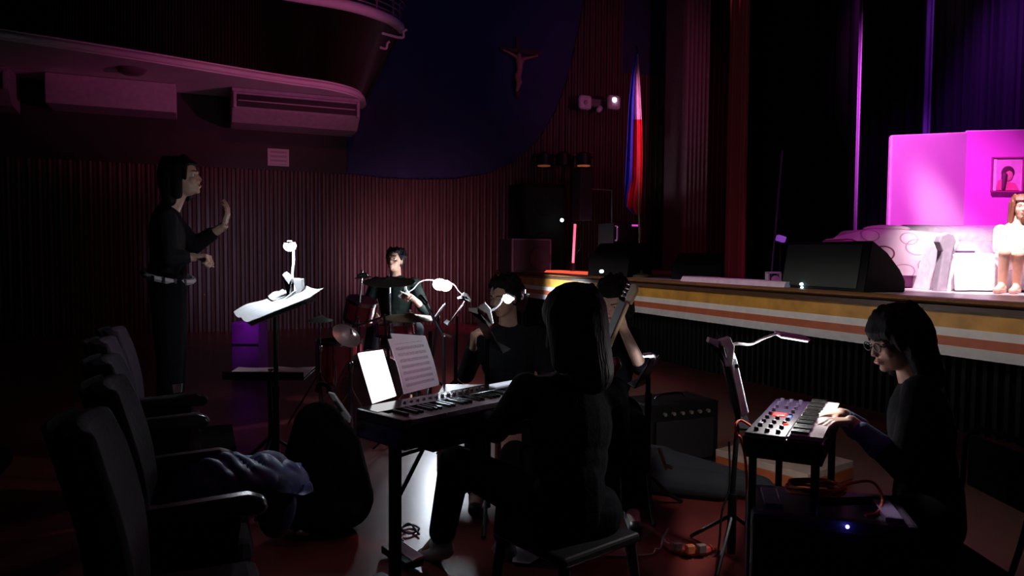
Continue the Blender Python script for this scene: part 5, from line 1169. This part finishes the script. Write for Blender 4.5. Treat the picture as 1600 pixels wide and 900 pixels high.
mb = MB(); pb = G(300, 745, .5); mb.sheet(lambda s, q: pb+U*(s-.5)*.14+V*(q-.5)*.18+V3((0, 0, .055+.02*s)), 4, 4, .006); tag(mb.build('paper_bag', mat('tan_paper', (.42, .36, .33), .8)), 'small tan paper folder on the seat behind the jacket', 'folder')

# big black bag with a grey panel on the floor
bc = flat0(W(505, 730, 3.6)); t = thing('backpack', 'big black equipment bag with a grey side strap left of the piano', 'bag', bc)
mb = MB(); mb.cap(bc+V3((-.04, 0, .20)), bc+V3((-.02, 0, .52)), .20, .13); mb.cap(bc+V3((.10, .02, .15)), bc+V3((.06, 0, .42)), .15, .13); mb.ell(bc+V3((0, 0, .12)), (.24, .2, .13)); remesh(mb, 'bag_body', BLACKF, t, .01, 3)
mb = MB(); mb.prism([W(512, 613, 3.42), W(521, 616, 3.42), W(547, 653, 3.42), W(546, 662, 3.42), W(534, 650, 3.42)][::-1], (0, .03, 0)); mb.build('panel', mat('grey_strap', (.35, .36, .38), .6), t, False, .004)
mb = MB(); mb.prism([W(521, 627, 3.40), W(525, 628, 3.40), W(535, 643, 3.40), W(531, 643, 3.40)][::-1], (0, .02, 0)); mb.build('slot', BLACK, t, False)
mb = MB(); mb.tube(spline([W(495, 612, 3.6), W(500, 600, 3.6), W(512, 603, 3.6), W(514, 614, 3.6)], 6), .012, 8); mb.build('handle', BLACKF, t)

# gig bag and case on the floor in the middle
g0 = G(925, 770, .0); g1 = G(1190, 800, .0); dg_ = (g1-g0).normalized(); ng = V3((-dg_.y, dg_.x, 0)); 
t = thing('gig_bag', 'long black padded instrument bag lying on the floor behind the chair legs', 'bag', g0.lerp(g1, .5))
mb = MB(); mb.cap(g0+ng*.2+V3((0, 0, .14)), g0.lerp(g1, .4)+ng*.2+V3((0, 0, .13)), .14, .13); mb.cap(g0.lerp(g1, .4)+ng*.2+V3((0, 0, .13)), g1+ng*.2+V3((0, 0, .07)), .12, .07)
mb.cap(g0.lerp(g1, .2)+ng*.12+V3((0, 0, .10)), g0.lerp(g1, .75)+ng*.12+V3((0, 0, .08)), .10, .08); remesh(mb, 'bag_body', mat('slate_nylon', (.018, .021, .028), .9), t, .01, 3)
mb = MB(); mb.tube(spline([W(1030, 700, 3.9), W(1040, 730, 3.9), W(1042, 728, 3.88), W(1050, 731, 3.88)], 4), .010, 6); mb.build('strap_buckle', mat('dull_brass', (.5, .4, .25), .4, .7), t)
c = flat0(W(1045, 740, 4.95)); 
t = thing('guitar_amplifier', 'dark amplifier with faint metal handle and knobs behind the gig bag', 'amplifier', c)
hA = W(1030, 622, 4.95).z; mb = MB(); mb.box(V3((c.x, c.y, hA/2)), (.55, .35, hA), RU); mb.build('cabinet', CAB, t, False, .012)
mb = MB(); mb.box(V3((c.x, c.y-.17, hA*.42))+V3((.06, -.02, 0)), (.46, .02, hA*.66), RU); mb.build('grille', GRILL, t, False, .006)
for k in range(6):
    mb = MB(); q = V3((c.x, c.y, hA-.06))+U*(-.18+.07*k)-V*.185; mb.cyl(q, q-V*.02, .012, n=10); mb.build('knob', mat('dull_knob', (.4, .38, .32), .4, .5), t)
mb = MB(); mb.tube(spline([V3((c.x, c.y, hA))-U*.12, V3((c.x, c.y, hA+.03))-U*.08, V3((c.x, c.y, hA+.03))+U*.08, V3((c.x, c.y, hA))+U*.12], 5), .010, 8); mb.build('handle', CHROME, t)

# low orange-edged plank behind the synth legs
a = G(1118, 705, .10); b = G(1262, 745, .10); dd_p = (b-a).normalized(); npp = V3((-dd_p.y, dd_p.x, 0))
t = thing('low_riser', 'low wooden riser with orange edge and pale top strip under the synthesizer', 'riser', flat0(a.lerp(b, .5)))
mb = MB(); mb.prism([flat0(a, 0), flat0(b, 0), V3((b.x, b.y, .07)), V3((a.x, a.y, .07))], npp*.5); mb.build('edge_board', mat('orange_paint', (.62, .17, .06), .5), t, False, .004)
mb = MB(); mb.prism([V3((a.x, a.y, .07)), V3((b.x, b.y, .07)), V3((b.x, b.y, .115)), V3((a.x, a.y, .115))], npp*.5); mb.build('top_board', mat('cream_paint', (.72, .60, .48), .5), t, False, .004)
spot('riser_light', W(1250, 560, 2.9), W(1180, 728, 4.2), 5, (1, .75, .6), 22, .9)

# amplifier case bottom right with cable coil
ca = W(1290, 780, 2.6); ct = ca.z
c = flat0(W(1290, 800, 2.72)); t = thing('instrument_amplifier', 'black equipment case with purple highlights and a blue light, bottom right', 'amplifier', c)
RZ = Matrix.Rotation(-.25, 3, 'Z'); hz = .46
mb = MB(); mb.box(V3((c.x, c.y, hz/2)), (.56, .36, hz), RZ); mb.build('cabinet', mat('purple_black_case', (.05, .035, .07), .45), t, False, .02)
mb = MB(); mb.box(V3((c.x, c.y, hz/2))+RZ @ V3((0, -.185, 0)), (.50, .015, hz*.84), RZ); mb.build('grille', GRILL, t, False, .006)
for x, y in ((-.2, -.02), (.2, -.06)):
    mb = MB(); mb.box(V3((c.x, c.y, hz+.008))+RZ @ V3((x, y, 0)), (.06, .20, .018), RZ); mb.build('top_catch', mat('violet_plastic', (.2, .14, .28), .3), t, False, .004)
mb = MB(); q = W(1303, 823, 2.45); q = V3((c.x, c.y, 0))+RZ @ V3((.04, -.197, 0)); q.z = W(1303, 823, q.y).z; mb.ell(q, (.007, .005, .007)); mb.build('blue_indicator', mat('blue_led', (.1, .1, .8), .3, emit=(.12, .12, 1), es=14), t)
CC = mat('red_orange_cable', (.60, .08, .04), .5)
cc0 = V3((c.x, c.y, hz+.02))+RZ @ V3((-.03, .05, 0)); pts = []
for k in range(90):
    q = 2*PI*k/22.5; r = .105+.006*math.sin(k*.7); pts.append(cc0+V3((r*math.cos(q), r*.75*math.sin(q), .004+.010*k/22.5*.8+.003*math.sin(k))))
pts += spline([pts[-1], W(1360, 752, 2.75), W(1378, 775, 2.7), W(1372, 800, 2.6), W(1352, 805, 2.55)], 8)[1:]
mb = MB(); mb.tube(pts, .0055, 6); tag(mb.build('cable_coil', CC), 'coil of orange-red cable lying on the black case, bottom right', 'cable')

# paper sheet on the floor, power strip, cables, shoes
def floor_sheet(pix, label, m=PAPER, z=.012, name='sheet_of_paper'):
    P_ = [G(x, y, z) for x, y in pix]; b = MB(); b.prism(P_, (0, 0, .004)); return tag(b.build(name, m, smooth=False), label, 'sheet of paper')
floor_sheet([(800, 879), (826, 882), (866, 858), (838, 852), (806, 844)][::1], 'white sheet of paper on the floor with a curved line, right of the pianist\'s shoes', mat('lilac_paper', (.72, .60, .72), .8))
floor_sheet([(774, 866), (782, 872), (788, 850), (778, 850)], 'small torn white paper on the floor left of the chair leg', MATS['lilac_paper'])
spot('paper_light', W(820, -200, 1.9), G(822, 864, 0), 9, (.95, .7, 1), 14, .9)
t = thing('power_strip', 'curved red power strip on the floor at the bottom centre', 'power strip', G(1072, 856, 0))
mb = MB(); pr = [G(1040, 846, .02), G(1050, 856, .02), G(1072, 862, .02), G(1096, 862, .02), G(1110, 857, .02)]; mb.tube(spline(pr, 6), .020, 8); mb.build('housing', mat('red_housing', (.40, .05, .04), .4), t)
for k, (x, y) in enumerate(((1058, 854), (1078, 858), (1096, 857))):
    mb = MB(); q = G(x, y, .045); mb.box(q, (.04, .03, .04), Matrix.Rotation(.3, 3, 'Z')); mb.build('plug', mat('plug_dim', (.16, .11, .10), .5) if k != 1 else MATS['orange_paint'], t, False, .005)
mb = MB(); mb.tube(spline([G(945, 868, .006), G(985, 868, .006), G(1018, 866, .006), G(1024, 858, .01), G(1032, 856, .02), G(1036, 840, .05), G(1044, 826, .10), G(1038, 842, .05), G(1046, 850, .04)], 6), .004, 6); tag(mb.build('cable', mat('pale_cable', (.45, .36, .36), .5)), 'thin pale cable running over the floor to the red power strip', 'cable')
mb = MB(); mb.tube(spline([W(1139, 690, 3.3), W(1140, 760, 3.3), W(1128, 800, 3.3), flat0(W(1120, 840, 3.3), .01), flat0(W(1090, 850, 3.3), .01)], 6), .005, 6); tag(mb.build('cable', BLACK), 'black cable dropping from the upright stand to the floor', 'cable')
# crumpled plastic and bottle at the lower left
mb = MB(); q = G(478, 835, .03)
for k in range(10):
    rr = random.Random(k); mb.ell(q+V3((rr.uniform(-.05, .05), rr.uniform(-.03, .03), rr.uniform(0, .04))), (rr.uniform(.012, .03), rr.uniform(.012, .03), rr.uniform(.008, .02)))
tag(remesh(mb, 'crumpled_wrapper', mat('clear_wrapper', (.5, .5, .5), .2), None, .006, 0), 'crumpled pale wrapper on the dark floor below the seats', 'wrapper')
# sandals of stripes near the pianist's foot: a sustain pedal with cable
t = thing('sustain_pedal', 'metal sustain pedal on the floor at the pianist\'s feet', 'pedal', G(625, 880, 0))
mb = MB(); q = G(628, 868, .03); pd_ = V3((-.45, .6, 0)).normalized(); mb.box(q, (.09, .24, .035), frame(pd_)); mb.build('base', BLACK, t, False, .006)
mb = MB(); mb.box(q+V3((0, 0, .035))-pd_*.05, (.06, .20, .012), frame(pd_, (0, -.2, 1))); mb.build('foot_plate', CHROME, t, False, .004)
mb = MB(); mb.tube(spline([G(630, 845, .01), G(622, 830, .01), G(640, 820, .01), G(655, 826, .01), G(640, 834, .01), G(628, 826, .02), G(640, 818, .02), G(655, 835, .01)], 8), .005, 6); tag(mb.build('cable', BLACK), 'black pedal cable curled on the bright patch of floor', 'cable')
# dark extra chairs behind the piano and music books at its right
c = G(735, 700, 0); c = flat0(W(735, 640, 4.9)); t = thing('wooden_stool', 'wooden stool with reddish legs glimpsed under the digital piano', 'stool', c)
for x in (-.19, .19):
    for y in (-.19, .19): mb = MB(); mb.cyl(c+V3((x, y, 0)), c+V3((x, y, .44)), .018, n=8); mb.build('leg', mat('red_brown_wood', (.14, .05, .03), .5), t)
mb = MB(); mb.box(c+V3((0, 0, .455)), (.42, .42, .03)); mb.build('seat', MATS['red_brown_wood'], t, False, .01)
